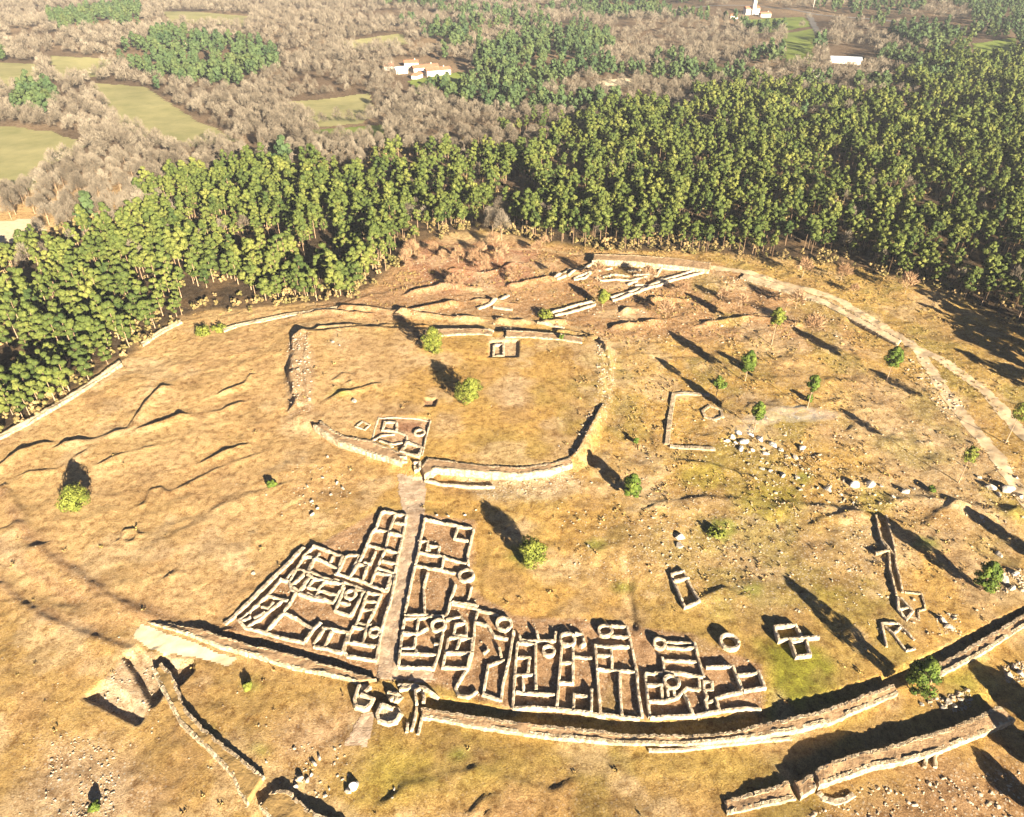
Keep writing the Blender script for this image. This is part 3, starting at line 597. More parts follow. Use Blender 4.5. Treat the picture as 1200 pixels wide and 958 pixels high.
rampart('right half of the upper enclosure rampart with a bright face', [(497,556),(511,550),(543,552),(580,554),(609,556),(644,552),(671,543)], [(493,547),(502,537),(517,539),(562,545),(609,548),(644,543),(669,536)], 3.0, -.4)
rampart('left half of the back rampart of the upper enclosure', [(497,394),(530,392),(563,391),(577,393)], [(498,387),(530,385),(562,385),(578,386)], 3.3, -.4)
rampart('right half of the back rampart of the upper enclosure', [(592,395),(620,395),(657,398),(682,402)], [(593,387),(620,388),(657,391),(683,396)], 3.2, -.4)
rampart('straight pale forest rampart above the white forest ruins', [(694,305),(740,307),(785,311),(832,317)], [(696,298),(740,299),(785,302),(833,308)], 2.0, -1.5)
rampart('curving left rampart along the pine forest edge', [(-25,524),(0,513),(33,496),(67,476),(100,456),(143,426)], [(-28,519),(0,508),(33,491),(67,471),(98,452),(140,422)], .9, -2.5, 'pale')
rampart('faint upper left rampart between the pines and the pale slope', [(167,404),(190,389),(213,377)], [(165,401),(188,386),(211,374)], .6, -2.5, 'pale')
rampart('low rampart line behind the dry slope left of the upper enclosure', [(262,388),(277,383),(305,377),(333,371),(370,365),(400,361)], [(261,385),(276,380),(304,374),(332,368),(370,362),(400,358)], .7, -2.5, 'pale')
rampart('curving right rampart beside the forest track', [(868,325),(920,341),(966,357),(1008,380),(1052,404)], [(872,320),(924,336),(970,352),(1012,374),(1057,398)], .9, -2.5, 'track')

# gate towers
def tower(label, pts, inner, c, zt, opening=None):
    q = [Vector((*at_plane(*p, zt), 0)) for p in crop(c, pts)]
    t = empty('gate_tower', (q[0].x, q[0].y, -1), label, 'gate tower')
    ring = [(v.x, v.y) for v in resample(q+[q[0]], .7)[:-1]]; n = len(ring)
    cx = sum(p[0] for p in ring)/n; cy = sum(p[1] for p in ring)/n
    V = []; Fc = []
    for x, y in ring:
        a = random.uniform(-.06, .06)
        V += [(x+(x-cx)*.05, y+(y-cy)*.05, -2.6), (x+a, y+a, zt+random.uniform(-.12, .1)), (cx+(x-cx)*.9, cy+(y-cy)*.9, zt-.05+random.uniform(-.1, .1))]
    for k in range(n):
        a = k*3; b = ((k+1) % n)*3; Fc += [(a, a+1, b+1, b), (a+1, a+2, b+2, b+1)]
    V.append((cx, cy, zt-.15)); Fc += [(k*3+2, ((k+1) % n)*3+2, n*3)[::-1] for k in range(n)]
    link('body', mesh_py('body', V, Fc), M['face'], t)
    for line in inner:
        w_ = [Vector((*at_plane(*p, zt+.7),)) for p in crop(c, line)]
        V2 = wall_mesh([(v.x, v.y) for v in w_], .75, .7)
        for v in V2.vertices:                       # stands on the tower top
            g = float(hz(v.co.x, v.co.y)); v.co.z += zt - g if v.co.z > g else zt - g + .3
        link('parapet', V2, M['wall'], t)
tower('left rounded gate tower with a U shaped parapet', [(235,330),(180,485),(200,555),(280,580),(340,565),(385,480),(330,410),(330,340)], [[(245,335),(200,470),(225,540),(300,555),(355,510),(372,465),(262,425)], [(350,350),(300,400)]], cK, .5)
tower('right rounded gate tower bulging forward beside the paved ramp', [(440,505),(400,600),(415,670),(520,710),(600,690),(660,610),(620,560),(560,540)], [[(455,515),(412,610),(430,670),(520,695),(590,675),(625,600)], [(455,515),(560,555)]], cK, .4)
tower('low stepped block of broken walls in the main gateway', [(510,390),(600,400),(660,450),(600,500),(540,490),(500,430)], [[(515,400),(590,420),(590,490)], [(530,470),(570,440)]], cK, .5)
tower('small square gate block left of the upper enclosure gate', [(-2,-2),(60,0),(60,45),(0,45)], [[(5,5),(55,8)]], (468,534,S8*.8), 2.6)
tower('pale gate pier of the upper enclosure right of the lane head', [(0,0),(55,-5),(60,60),(10,70)], [[(5,10),(50,5),(50,55)]], (484,540,S8*.8), 2.4)

# ------------------------------------------------------------------ boulders and rubble
def boulder_mesh(seed, sub=3):
    bm = bmesh.new(); bmesh.ops.create_icosphere(bm, subdivisions=sub, radius=1)
    rs = random.Random(seed); planes = [(Vector((rs.gauss(0, 1), rs.gauss(0, 1), rs.gauss(.2, .8))).normalized(), rs.uniform(.5, .82)) for _ in range(13)]
    for v in bm.verts:
        for nrm, dd in planes:
            e = v.co.dot(nrm)-dd
            if e > 0: v.co -= nrm*e*.92
        v.co *= 1+.08*float(vnoise(v.co.x*3+seed, v.co.y*3+v.co.z*2, 1, seed))
        v.co.z *= .72
    me_ = bpy.data.meshes.new('boulder'); bm.to_mesh(me_); bm.free(); return me_
BM = [boulder_mesh(k) for k in range(7)]
for b_ in BM: b_.materials.append(M['boulder'])
BW = []
for b_ in BM:
    c_ = b_.copy(); c_.materials.clear(); c_.materials.append(M['quartz']); BW.append(c_)
def boulder(px, py, wpx, label, group=None, flat=.8, yaw=None, white=False):
    p = P(px, py); e = P(px+wpx/2, py); r = max(.22, (e-p).length*.8)
    o = bpy.data.objects.new('boulder', random.choice(BW if white else BM)); COL.objects.link(o)
    o.location = (p.x, p.y, p.z+r*.1); o.scale = (r, r*random.uniform(.6, .85), r*flat)
    o.rotation_euler = (random.uniform(-.2, .2), random.uniform(-.2, .2), random.uniform(0, 6) if yaw is None else yaw)
    return tag(o, label, 'boulder', group)
boulder(1001,569,19,'smooth white granite boulder, left of a touching pair on the right slope', flat=1.0, yaw=.3, white=True)
boulder(1020,568,22,'broad flat boulder touching the smooth white one on the right slope', flat=.6, yaw=.1)
boulder(797,630,19,'pale block boulder alone above the lone rectangular house', flat=.8, yaw=-.2)
boulder(797,640,16,'lower half of the split pale block above the lone house', flat=.6, yaw=-.2)
boulder(415,922,22,'white curved rock with a dark hollow beside it on the front slope', flat=.9, yaw=1.0, white=True)
boulder(408,928,16,'brown rock leaning against the white curved rock', flat=.7)
for k, (x, y, s) in enumerate([(852,517,18),(858,512,20),(866,508,16),(868,526,20),(880,510,16),(872,518,26),(890,515,24),(906,522,26),(882,528,16),(897,532,18),(862,520,14),(915,528,14)]):
    boulder(x, y, s*.7, 'bright granite boulder of the smoking white outcrop', 'boulders of the white outcrop', .5, None, True)
for x, y, s in [(893,550,11),(903,552,9),(917,557,16),(935,560,10),(940,526,14),(932,537,12),(970,574,14),(985,580,8),(958,572,8),(1060,577,14),(1047,583,10),(1070,573,9),(1033,570,8),(1000,590,8)]:
    boulder(x, y, s, 'granite boulder scattered along the grassy track below the white outcrop', 'boulders along the grassy track')
for x, y, s in [(1160,572,22),(1180,575,26),(1195,582,18),(1170,580,12),(1150,606,10),(1148,560,9),(1190,560,12)]:
    boulder(x, y, s, 'large pale boulder heaped at the right edge of the slope', 'boulders at the right edge')
for x, y, s in [(1177,680,22),(1190,673,16),(1186,690,14),(1165,676,12),(1105,728,16),(1112,735,14),(1118,725,10),(1170,650,14)]:
    boulder(x, y, s, 'boulder in the stone heaps near the right inner rampart', 'boulders by the right inner rampart')
for x, y, s in [(1112,823,14),(1105,830,12),(1118,828,12),(1125,820,10),(1190,783,14),(1183,792,12),(1196,790,14),(1080,826,9)]:
    boulder(x, y, s, 'blocky stone in the heaps between the two right ramparts', 'stones between the right ramparts', .9)
for x, y, s in [(352,913,13),(347,922,10),(360,915,10),(368,895,12),(374,888,10),(312,893,6),(365,908,8),(382,933,7),(386,925,5),(462,925,5),(460,935,5)]:
    boulder(x, y, s, 'tilted slab among the rocks above the rounded wall end', 'rocks above the rounded wall end', 1.1)
for x, y, s in [(365,588,8),(372,596,7),(360,570,7),(395,566,9),(402,573,8),(378,560,7),(388,580,7),(366,603,9),(384,536,6)]:
    boulder(x, y, s, 'small stone block in the broken rows left of the lane head', 'stone blocks left of the lane head', .9)
for x, y, s in [(512,604,5),(525,605,6),(545,604,6),(558,598,4)]:
    boulder(x, y, s, 'small stone in the row above the square court', 'stones above the square court', 1.0)
for x, y, s in [(415,470,12),(390,401,8),(398,405,7),(297,672,9),(312,580,5),(690,640,7),(550,562,5),(628,563,7),(640,560,5),(645,567,6),(655,523,4)]:
    boulder(x, y, s, 'low pale stone half sunk in the dry grass', 'stones sunk in the dry grass', .6)
stones_v, stones_f = [], []
ico = bmesh.new(); bmesh.ops.create_icosphere(ico, subdivisions=1, radius=1)
IV = np.array([v.co[:] for v in ico.verts]); IF = np.array([[v.index for v in f.verts] for f in ico.faces]); ico.free()
def scatter(poly, n, smin, smax, crop_=None):
    q = np.array(G(crop(crop_, poly) if crop_ else poly)); lo = q.min(0); hi = q.max(0); cnt = 0; tries = 0
    while cnt < n and tries < n*8:
        m_ = n*2; tries += m_
        x = rng.uniform(lo[0], hi[0], m_); y = rng.uniform(lo[1], hi[1], m_)
        k = inside(x, y, [tuple(p) for p in q]) & (vnoise(x, y, 4, 5)+vnoise(x, y, 1.5, 6)*.6 > rng.uniform(-.45, .25, m_))
        x = x[k][:n-cnt]; y = y[k][:n-cnt]; z = hz(x, y)
        for a, b, c in zip(x, y, z):
            s = .6*smin+(smax*.7-smin*.6)*rng.random()**4
            v = IV*(1+.42*rng.uniform(-1, 1, (len(IV), 1)))*np.array([s*rng.uniform(.5, 1.5), s*rng.uniform(.5, 1.5), s*rng.uniform(.3, .7)])
            th = rng.uniform(0, 6.28); cs, sn = math.cos(th), math.sin(th)
            v = np.stack([v[:, 0]*cs-v[:, 1]*sn+a, v[:, 0]*sn+v[:, 1]*cs+b, v[:, 2]+c+s*.1], -1)
            stones_f.append(IF+len(stones_v)*len(IV)); stones_v.append(v)
        cnt += len(x)
scatter([(740,420),(1200,520),(1200,720),(1060,790),(900,700),(740,640)], 1700, .12, .6)
scatter([(640,560),(900,560),(1050,640),(1000,720),(880,720),(660,680)], 1100, .1, .5)
scatter([(850,505),(930,500),(1000,560),(1080,580),(1060,600),(900,590)], 350, .2, .9)
scatter([(470,300),(860,320),(1000,370),(1010,430),(700,395),(480,375)], 1500, .15, .8)
scatter([(700,400),(722,420),(716,480),(690,520),(676,548),(668,538),(698,470)], 500, .15, .7)
scatter([(345,388),(366,400),(366,490),(338,490),(335,420)], 420, .15, .8)
scatter([(540,562),(680,556),(690,575),(560,588)], 420, .12, .45)
scatter([(465,556),(502,558),(498,600),(470,604)], 160, .1, .4)
scatter([(330,540),(420,550),(410,600),(330,610)], 200, .12, .5)
scatter(VILLAGE, 900, .08, .38)
scatter([(60,850),(130,870),(150,958),(40,958)], 500, .1, .45)
scatter(crop(cQ,[(480,220),(830,200),(970,440),(600,790),(130,560)]), 260, .1, .5)
scatter([(980,920),(1200,900),(1200,958),(940,958)], 350, .12, .6)
scatter([(1050,420),(1080,420),(1140,480),(1110,490)], 320, .2, .8)
scatter([(1085,820),(1135,808),(1140,825),(1100,840)], 160, .2, .7); scatter([(1160,675),(1200,665),(1200,700),(1165,695)], 160, .2, .8)
scatter([(1095,720),(1125,720),(1125,745),(1100,745)], 150, .15, .6); scatter([(1175,780),(1200,775),(1200,800),(1180,800)], 120, .2, .7)
scatter([(200,560),(470,400),(700,420),(700,520),(480,520),(330,600)], 260, .1, .35)
scatter([(340,870),(400,870),(420,940),(340,930)], 130, .12, .6)
scatter([(0,560),(60,640),(160,720),(400,850),(300,958),(0,958)], 420, .08, .35)
o = link('rubble', mesh_np('rubble', np.concatenate(stones_v), np.concatenate(stones_f)), M['rubble'])
tag(o, 'small loose stones strewn over the dry grass and ruins', 'rubble', kind='stuff')

# ------------------------------------------------------------------ trees
def quads(c, nrm, size, aspect=1.0):
    n = len(c); a = rng.normal(size=(n, 3)); a -= nrm*(a*nrm).sum(1, keepdims=True); a /= np.linalg.norm(a, axis=1, keepdims=True)+1e-9
    b = np.cross(nrm, a); s = np.asarray(size).reshape(-1, 1)
    return np.stack([c-a*s-b*s*aspect, c+a*s-b*s*aspect*.7, c+a*s*.8+b*s*aspect, c-a*s*.7+b*s*aspect*.9], 1)
def unit(v): return v/(np.linalg.norm(v, axis=-1, keepdims=True)+1e-9)
def crown_pts(h, r, base, nclump, nleaf, size, shape='pine'):
    """leaf quads of a crown: clumps of needles spread through an uneven volume"""
    out = []
    for k in range(nclump):
        f = (k+.5)/nclump; z = base+(h-base)*(f**.85)
        prof = math.sin(math.pi*min(1, .16+.84*(f if shape == 'pine' else f*.9)))**.75
        if shape == 'cone': prof = (1-f)*.9+.14
        a = k*2.4+rng.uniform(-.5, .5); rr = r*prof*rng.uniform(.4, .92)
        cl = r*rng.uniform(.28, .52)*(.8 if f > .85 else 1)
        cen = np.array([math.cos(a)*rr, math.sin(a)*rr, z+rng.uniform(-.4, .4)])
        d = unit(rng.normal(size=(nleaf, 3))); p = cen+d*cl*np.array([1, 1, .72])*rng.uniform(.7, 1.0, (nleaf, 1))
        nrm = unit(d*1.3+unit(p-np.array([0, 0, (h+base)/2]))*.5+rng.normal(size=(nleaf, 3))*.38)
        out.append(quads(p, nrm, size*rng.uniform(.6, 1.3, nleaf)))
    return np.concatenate(out)
def twig_pts(h, r, base, n, size):
    d = unit(rng.normal(size=(n, 3))); d[:, 2] = np.abs(d[:, 2])*1.0-.25
    p = d*np.array([r, r, (h-base)*.62])*rng.uniform(.35, 1, (n, 1))**.6+np.array([0, 0, base+(h-base)*.38])
    lob = 1+.22*np.sin(np.arctan2(p[:, 1], p[:, 0])*3+rng.uniform(0, 6))[:, None]*np.array([1, 1, 0])
    p *= lob
    up = unit(d*np.array([1, 1, .8])+np.array([0, 0, .7])+rng.normal(size=(n, 3))*.25)
    side = unit(np.cross(up, rng.normal(size=(n, 3))))
    L = size*rng.uniform(.7, 1.6, (n, 1)); wd = size*.16*rng.uniform(.6, 1.5, (n, 1))
    return np.stack([p-up*L-side*wd, p-up*L+side*wd, p+up*L+side*wd*.3, p+up*L-side*wd*.3], 1)
def quad_mesh(name, Q):
    return mesh_np(name, Q.reshape(-1, 3), np.arange(len(Q)*4).reshape(-1, 4))
def trunk_mesh(h, r0, limbs=5, lean=.02, bare=False, zlo=.4):
    V = []; Fc = []; rs = random.Random(int(h*1000))
    def tube(path, rad, seg=6):
        b = len(V)
        for (x, y, z), rr in zip(path, rad):
            for k in range(seg): V.append((x+rr*math.cos(k*6.283/seg), y+rr*math.sin(k*6.283/seg), z))
        for i in range(len(path)-1):
            for k in range(seg):
                a = b+i*seg+k; c_ = b+i*seg+(k+1) % seg; Fc.append((a, c_, c_+seg, a+seg))
        Fc.append(tuple(range(len(V)-seg, len(V))))
    lx, ly = rs.uniform(-1, 1)*lean*h, rs.uniform(-1, 1)*lean*h
    n = 6; path = [(lx*(k/n)**2, ly*(k/n)**2, -.4+(h+.4)*k/n) for k in range(n+1)]
    tube(path, [r0*(1.25 if k == 0 else 1)*(1-.85*k/n) for k in range(n+1)])
    for k in range(limbs):
        f = zlo+(.9-zlo)*k/max(1, limbs-1); a = k*2.4+rs.uniform(-.4, .4); L = h*(.13 if not bare else .3)*(1.15-f*.6)
        x, y, z = lx*f*f, ly*f*f, h*f
        tube([(x, y, z), (x+math.cos(a)*L*.5, y+math.sin(a)*L*.5, z+L*(.25 if not bare else .55)), (x+math.cos(a)*L, y+math.sin(a)*L, z+L*(.4 if not bare else 1.15))], [r0*.4*(1-f*.5), r0*.25, r0*.06], 4)
    return mesh_py('trunk', V, Fc)
def tree_at(name, p, tr, crm, label, cat, group=None, s=1.0, yaw=None, sz=1.0):
    e = empty(name, p, label, cat, group); e.rotation_euler = (0, 0, random.uniform(0, 6.28) if yaw is None else yaw); e.scale = (s, s, s*sz)
    for nm, me_ in (('trunk', tr), ('crown', crm)):
        o_ = bpy.data.objects.new(nm, me_); COL.objects.link(o_); o_.parent = e
    return e
def proto(h, r, base, tr_r, nc, nl, size, m, shape='pine', limbs=6, lean=.015):
    t_ = trunk_mesh(h*.93, tr_r, limbs, lean); t_.materials.append(M['bark'])
    c_ = quad_mesh('crown', crown_pts(h, r, base, nc, nl, size, shape)); c_.materials.append(M[m]); return t_, c_
PINE = [proto(11.5+k*1.0, 2.2+.25*(k % 4), 5.6+.6*k, .19, 13, 130, .25, 'pine', limbs=7, lean=.03) for k in range(8)]
BUSHY = [proto(8.5+k*.8, 2.3+.28*(k % 3), 2.2+.4*k, .18, 10, 140, .26, 'pine', limbs=7, lean=.03) for k in range(7)]
# scattered trees inside the fort, each its own
def lone(px, py, h, r, base, label, m='dark', cat='tree', nc=26, nl=170, size=.16, tr=.18, shape='pine', name='pine_tree'):
    p = P(px, py); t_, c_ = proto(h, r, base, tr, nc, nl, size, m, shape, 6, .01)
    return tree_at(name, p, t_, c_, label, cat)
lone(90,594,6.3,4.0,.6,'bright green bushy tree standing alone on the bare left slope','bright')
lone(623,661,7.6,3.5,.8,'bright green round tree above the right house quarter','bright')
lone(740,582,7.4,2.7,.8,'dark green tree with a wide black shadow right of the upper enclosure')
lone(508,415,9.5,3.9,1.4,'green tree against the back rampart inside the upper enclosure','bright')
lone(551,472,8.2,4.0,1.2,'green tree in the middle of the upper enclosure','bright')
lone(873,447,11.5,2.8,4.5,'dark rounded tree on the right slope above the worn enclosure')
lone(904,404,14.5,2.5,8.5,'tall thin pine with a visible trunk among the scrub on the right slope','bright')
lone(1039,446,12.5,3.0,6.0,'round dark pine beside the stone strewn track at right')
lone(946,478,12,2.1,7.5,'slim tree with a small dark top right of the dark rounded tree')
lone(1123,566,12.5,1.9,8,'spindly pale tree on the open right slope','bright',nl=40)
lone(1178,520,14.5,2.7,9,'pale thin pine near the right edge beside the track','bright',nl=50)
lone(706,360,7.5,2.3,2.5,'yellow green tree beside the double lane wall of the forest ruins','bright')
lone(1073,815,11.0,3.0,1.5,'dark tree growing in the gap of the front rampart')
lone(1150,692,9.0,2.8,1.0,'green bushy tree beside the stone heap at right')
lone(884,504,10,2.2,5.0,'green tree by the smoking white outcrop')
lone(838,470,9.5,1.7,5.5,'very thin tree above the worn rectangular enclosure',nl=50)
lone(1232,664,8.0,2.6,1.5,'tree just beyond the right edge near the track')
lone(1245,868,6.5,3.6,.5,'broad tree just beyond the right edge behind the outer rampart',nc=34,nl=260,size=.4)
lone(1238,912,6.0,3.4,.5,'broad tree just beyond the lower right corner',nc=34,nl=260,size=.4)
lone(1222,958,5.0,2.6,.5,'tree beyond the bottom right corner of the outer slope')
for k, (x, y, h_, r_, lb) in enumerate([(318,570,1.6,1.4,'small dark round bush on the bare slope left of the lane'),(840,628,1.4,2.2,'sprawling green bush above the split pale block'),(112,948,1.4,1.0,'dark bush near the bottom left corner'),
        (745,520,2.2,.8,'tiny dark bush left of the worn enclosure'),(948,470,2.0,1.3,'small round bush on the right slope'),(846,455,1.6,1.6,'low olive bush above the worn enclosure'),
        (290,806,.9,1.1,'bright green tuft below the left rampart'),(1092,575,1.0,1.2,'low bush along the grassy track'),(658,397,1.4,1.0,'small bush at the corner of the back rampart'),(238,392,2.4,3.2,'yellow bush mound at the edge of the pale slope'),(257,388,2.0,2.6,'second yellow bush next to the bush mound'),(640,372,2.2,3.2,'round yellow green bush behind the back rampart')]):
    c_ = quad_mesh('shrub', crown_pts(h_, r_, .1, 14, 60, .2, 'bush')); tag(link('shrub', c_, M['bright' if k in (6,9,10,11,1) else 'dark']), lb, 'bush').location = P(x, y)

# forests
FOR = forest_px
UPX = [-60,0,60,150,300,440,580,700,850,900,1000,1090,1150,1300]
UPY = [344,312,282,250,206,190,176,155,128,120,128,95,52,15]
holes = [[(262,284),(335,276),(338,300),(272,312)], [(578,222),(622,218),(628,246),(580,250)], [(560,255),(600,250),(606,290),(565,285)], [(215,340),(290,335),(290,365),(215,372)],
         [(-10,330),(60,318),(70,345),(0,370)],[(150,338),(185,330),(190,358),(160,366)],[(795,150),(830,140),(840,162),(800,170)]]
fields_px = MEADOWS + [[(455,72),(548,74),(552,100),(470,114)], [(850,-4),(905,8),(915,24),(860,26)], [(945,10),(975,18),(972,46),(948,44)], [(968,58),(1018,56),(1024,80),(972,84)], [(780,5),(1140,28),(1140,38),(960,26),(780,16)]]
pine_patch = [[(130,72),(195,42),(318,58),(330,84),(268,108),(180,98)], [(55,22),(165,2),(168,32),(70,40)], [(545,108),(560,62),(680,30),(725,58),(645,100)], [(430,-5),(545,-5),(520,12),(440,8)], [(635,-10),(785,-10),(790,18),(700,26)], [(520,120),(600,96),(620,112),(540,132)], [(1060,100),(1090,55),(1150,10),(1210,-30),(1300,-30),(1300,160)], [(30,100),(70,112),(60,140),(20,135)], [(-40,60),(10,66),(8,90),(-40,96)]]
def in_any(px, py, polys):
    r = np.zeros(len(px), bool)
    for q in polys: r |= inside(px, py, q)
    return r
def jitter_grid(y0, y1, sp_, wide):
    ys = np.arange(y0, y1, sp_); pts = []
    for y in ys:
        hw = wide*y+40; xs = np.arange(-hw, hw, sp_); pts.append(np.stack([xs, np.full_like(xs, y)], -1))
    p = np.concatenate(pts); return p+rng.uniform(-.48, .48, p.shape)*sp_
pts = jitter_grid(150, 900, 4.7, .82); z = hz(pts[:, 0], pts[:, 1]); px, py = project(pts[:, 0], pts[:, 1], z)
k = inside(px, py, FOR) & ~in_any(px, py, holes) & ~in_any(px, py, fields_px) & (py > -20) & (px > -130) & (px < 1400)
ragged = fbm(pts[:, 0], pts[:, 1], 45, 71, 3)
upper = np.interp(px, UPX, UPY)
k &= (ragged*60 + (py-upper)*1.0 > -3)
thin = sstep(850, 1050, px)*.14
k &= rng.random(len(k)) < np.where(fbm(pts[:, 0], pts[:, 1], 22, 72, 3) < -.2+thin*.4, .1, .93-thin*.5)
pines = pts[k]; pz = z[k]; ppx = px[k]; ppy = py[k]
dist = np.hypot(pines[:, 0], pines[:, 1]); vis = (ppx > 0) & (ppx < 1200)
near = np.argsort(dist+np.where(vis, 0, 1e5))[:270]
isnear = np.zeros(len(pines), bool); isnear[near] = True
for i in near:
    edge_left = ppx[i] < 440
    t_, c_ = BUSHY[random.randrange(7)] if edge_left else PINE[random.randrange(8)]
    tree_at('pine_tree', (pines[i, 0], pines[i, 1], pz[i]-.1), t_, c_,
            'tall pine with a round crown in the front of the wood left of the scrub' if edge_left else 'tall bare trunked pine in the front row of the wood behind the ruins',
            'pine tree', 'pines at the left front of the wood' if edge_left else 'pines in the front row behind the ruins', random.uniform(.66, 1.28), sz=random.uniform(.82, 1.22))
PT = [(crown_pts(10+.8*q_, 2.3+.25*(q_ % 3), 4.0+.5*q_, 11, 44, .36), None) for q_ in range(8)]
PT2 = [(crown_pts(10+.8*q_, 2.5+.25*(q_ % 3), 3.4+.5*q_, 10, 22, .56), None) for q_ in range(8)]
def trunk_quads(h, r):
    q = []
    for a in (0, 1.05, 2.1):
        dx, dy = math.cos(a)*r, math.sin(a)*r; q.append([(-dx, -dy, -.5), (dx, dy, -.5), (dx*.5, dy*.5, h), (-dx*.5, -dy*.5, h)])
    return np.array(q)
def merge(protos, xy, zz, smin, smax):
    out = []
    for (x, y), c_ in zip(xy, zz):
        q = protos[rng.integers(len(protos))]; s = rng.uniform(smin, smax); a = rng.uniform(0, 6.28); cs, sn = math.cos(a), math.sin(a)
        v = q*s*np.array([1, 1, rng.uniform(.85, 1.1)])
        out.append(np.stack([v[..., 0]*cs-v[..., 1]*sn+x, v[..., 0]*sn+v[..., 1]*cs+y, v[..., 2]+c_], -1))
    return np.concatenate(out)
deadk = (~isnear) & (rng.random(len(pines)) < .05+.1*(fbm(pines[:, 0], pines[:, 1], 40, 191, 2) > .3)); rest = ~isnear & ~deadk; mid = rest & (dist < 560); far_ = rest & ~mid
Q = merge([p for p, _ in PT], pines[mid], pz[mid], .62, 1.32)
Q2 = merge([p for p, _ in PT2], pines[far_], pz[far_], .65, 1.3) if far_.any() else Q[:0]
wood = empty('pine_wood', (0, 450, 0), 'dense pine wood filling the slope behind the front row of pines', 'pine wood'); wood['kind'] = 'stuff'
c_o = link('crown', quad_mesh('crown', np.concatenate([Q, Q2])), M['pine'], wood); c_o['kind'] = 'stuff'
TQ = merge([trunk_quads(8.5, .17)], pines[rest], pz[rest], .9, 1.1)
t_o = link('trunk', quad_mesh('trunk', TQ), M['bark'], wood); t_o['kind'] = 'stuff'

# tussocks of dry grass, bracken and heather on the open hill
up = np.stack([rng.uniform(-170, 210, 60000), rng.uniform(62, 330, 60000)], -1); uz = hz(up[:, 0], up[:, 1]); ux, uy = project(up[:, 0], up[:, 1], uz)
dens = .02+.33*sstep(0, 60, up[:, 0])*sstep(110, 135, up[:, 1])+.35*sstep(250, 290, up[:, 1])
k = ~inside(ux, uy, VILLAGE) & ~inside(ux, uy, forest_px) & (rng.random(len(ux)) < dens*np.where(fbm(up[:, 0], up[:, 1], 12, 54, 4) > .02, 1, .15)) & (ux > -40) & (ux < 1240)
to = link('tussocks', quad_mesh('tussocks', merge([crown_pts(.17, .6, -.12, 5, 4, .15, 'bush') for _ in range(6)], up[k], uz[k], .4, 1.3)), M['tussock'])
tag(to, 'tussocks of dry grass and bracken over the open hill', 'tussocks', kind='stuff')
# undergrowth below and before the first pines
up = jitter_grid(150, 520, 3.0, .82); uz = hz(up[:, 0], up[:, 1]); ux, uy = project(up[:, 0], up[:, 1], uz)
edge_w = G(forest_px); ed = dist_poly(up[:, 0], up[:, 1], edge_w, True)
k = (inside(ux, uy, forest_px) & ((ed < 14) | (rng.random(len(ux)) < .3))) | ((ed < 3.0+3*fbm(up[:, 0], up[:, 1], 9, 33, 2)) & (uy > 250))
k &= (ux > -100) & (ux < 1300) & (rng.random(len(ux)) < np.where(fbm(up[:, 0], up[:, 1], 14, 34, 3) > .0, .75, .2))
uo = link('undergrowth', quad_mesh('undergrowth', merge([crown_pts(2.6, 1.5, .1, 5, 14, .32, 'bush') for _ in range(6)], up[k], uz[k], .4, 1.25)), M['under'])
tag(uo, 'tan and olive undergrowth along the foot of the pine wood', 'undergrowth', kind='stuff')
# leafless broadleaf woodland of the valley, with pine patches
pts = np.concatenate([jitter_grid(330, 640, 8, .8), jitter_grid(640, 1000, 10, .78), jitter_grid(1000, 1750, 13.5, .76)])
z = hz(pts[:, 0], pts[:, 1]); px, py = project(pts[:, 0], pts[:, 1], z)
upx = np.interp(px, UPX, UPY)
rg = fbm(pts[:, 0], pts[:, 1], 45, 71, 3)
k = (rg*60+(py-upx) <= -3) & ~in_any(px, py, fields_px) & (px > -120) & (px < 1320) & (py > -45)
k &= (rng.random(len(k)) < np.where(fbm(pts[:, 0], pts[:, 1], 45, 73, 3) < -.22, .25, .92))
k |= in_any(px, py, holes[2:4]) & (rng.random(len(k)) < .6)
pts, z, px, py = pts[k], z[k], px[k], py[k]
ispine = in_any(px, py, pine_patch) | (fbm(pts[:, 0], pts[:, 1], 70, 79, 3) > np.interp(px, [0,450,560,850,950,1200], [.55,.5,.24,.2,.1,-.05]))
ft = pts[ispine]; fz = z[ispine]
Qf = merge([crown_pts(15, 3.4, 3.5, 10, 10, 1.0) for _ in range(5)], ft, fz, .8, 1.25)
tag(link('distant_pines', quad_mesh('distant_pines', Qf), M['pine2']), 'distant bluish pine clumps among the leafless valley woods', 'pine clumps', kind='stuff')
bt = pts[~ispine]; bz = z[~ispine]; bpx = px[~ispine]; bpy_ = py[~ispine]; bd = np.hypot(bt[:, 0], bt[:, 1])
BARE = []
for q in range(6):
    tm = trunk_mesh(8.0, .2, 7, .02, True, .3); tm.materials.append(M['bark'])
    cm = quad_mesh('crown', twig_pts(11.5+q*.7, 3.3+.35*(q % 3), 2.4, 1500, .36)); cm.materials.append(M['bare']); BARE.append((tm, cm))
nearb = np.argsort(bd+np.where((bpx > 0) & (bpx < 1200), 0, 1e5))[:280]
mk = np.zeros(len(bt), bool); mk[nearb] = True
for i in nearb:
    t_, c_ = BARE[random.randrange(6)]
    tree_at('bare_tree', (bt[i, 0], bt[i, 1], bz[i]), t_, c_, 'leafless brown tree in the first rows beyond the pine wood', 'bare tree', 'leafless trees beyond the pine wood', random.uniform(.75, 1.15))
b1 = ~mk & (bd < 800); b2 = ~mk & (bd >= 800)
Qb = np.concatenate([merge([twig_pts(12, 2.7, 2, 300, .5) for _ in range(5)], pines[deadk], pz[deadk], .7, 1.15), merge([twig_pts(12.5, 3.6, 2, 330, .55) for _ in range(6)], bt[b1], bz[b1], .8, 1.25), merge([twig_pts(13, 4.3, 1.5, 150, .9) for _ in range(6)], bt[b2], bz[b2], .8, 1.3)])
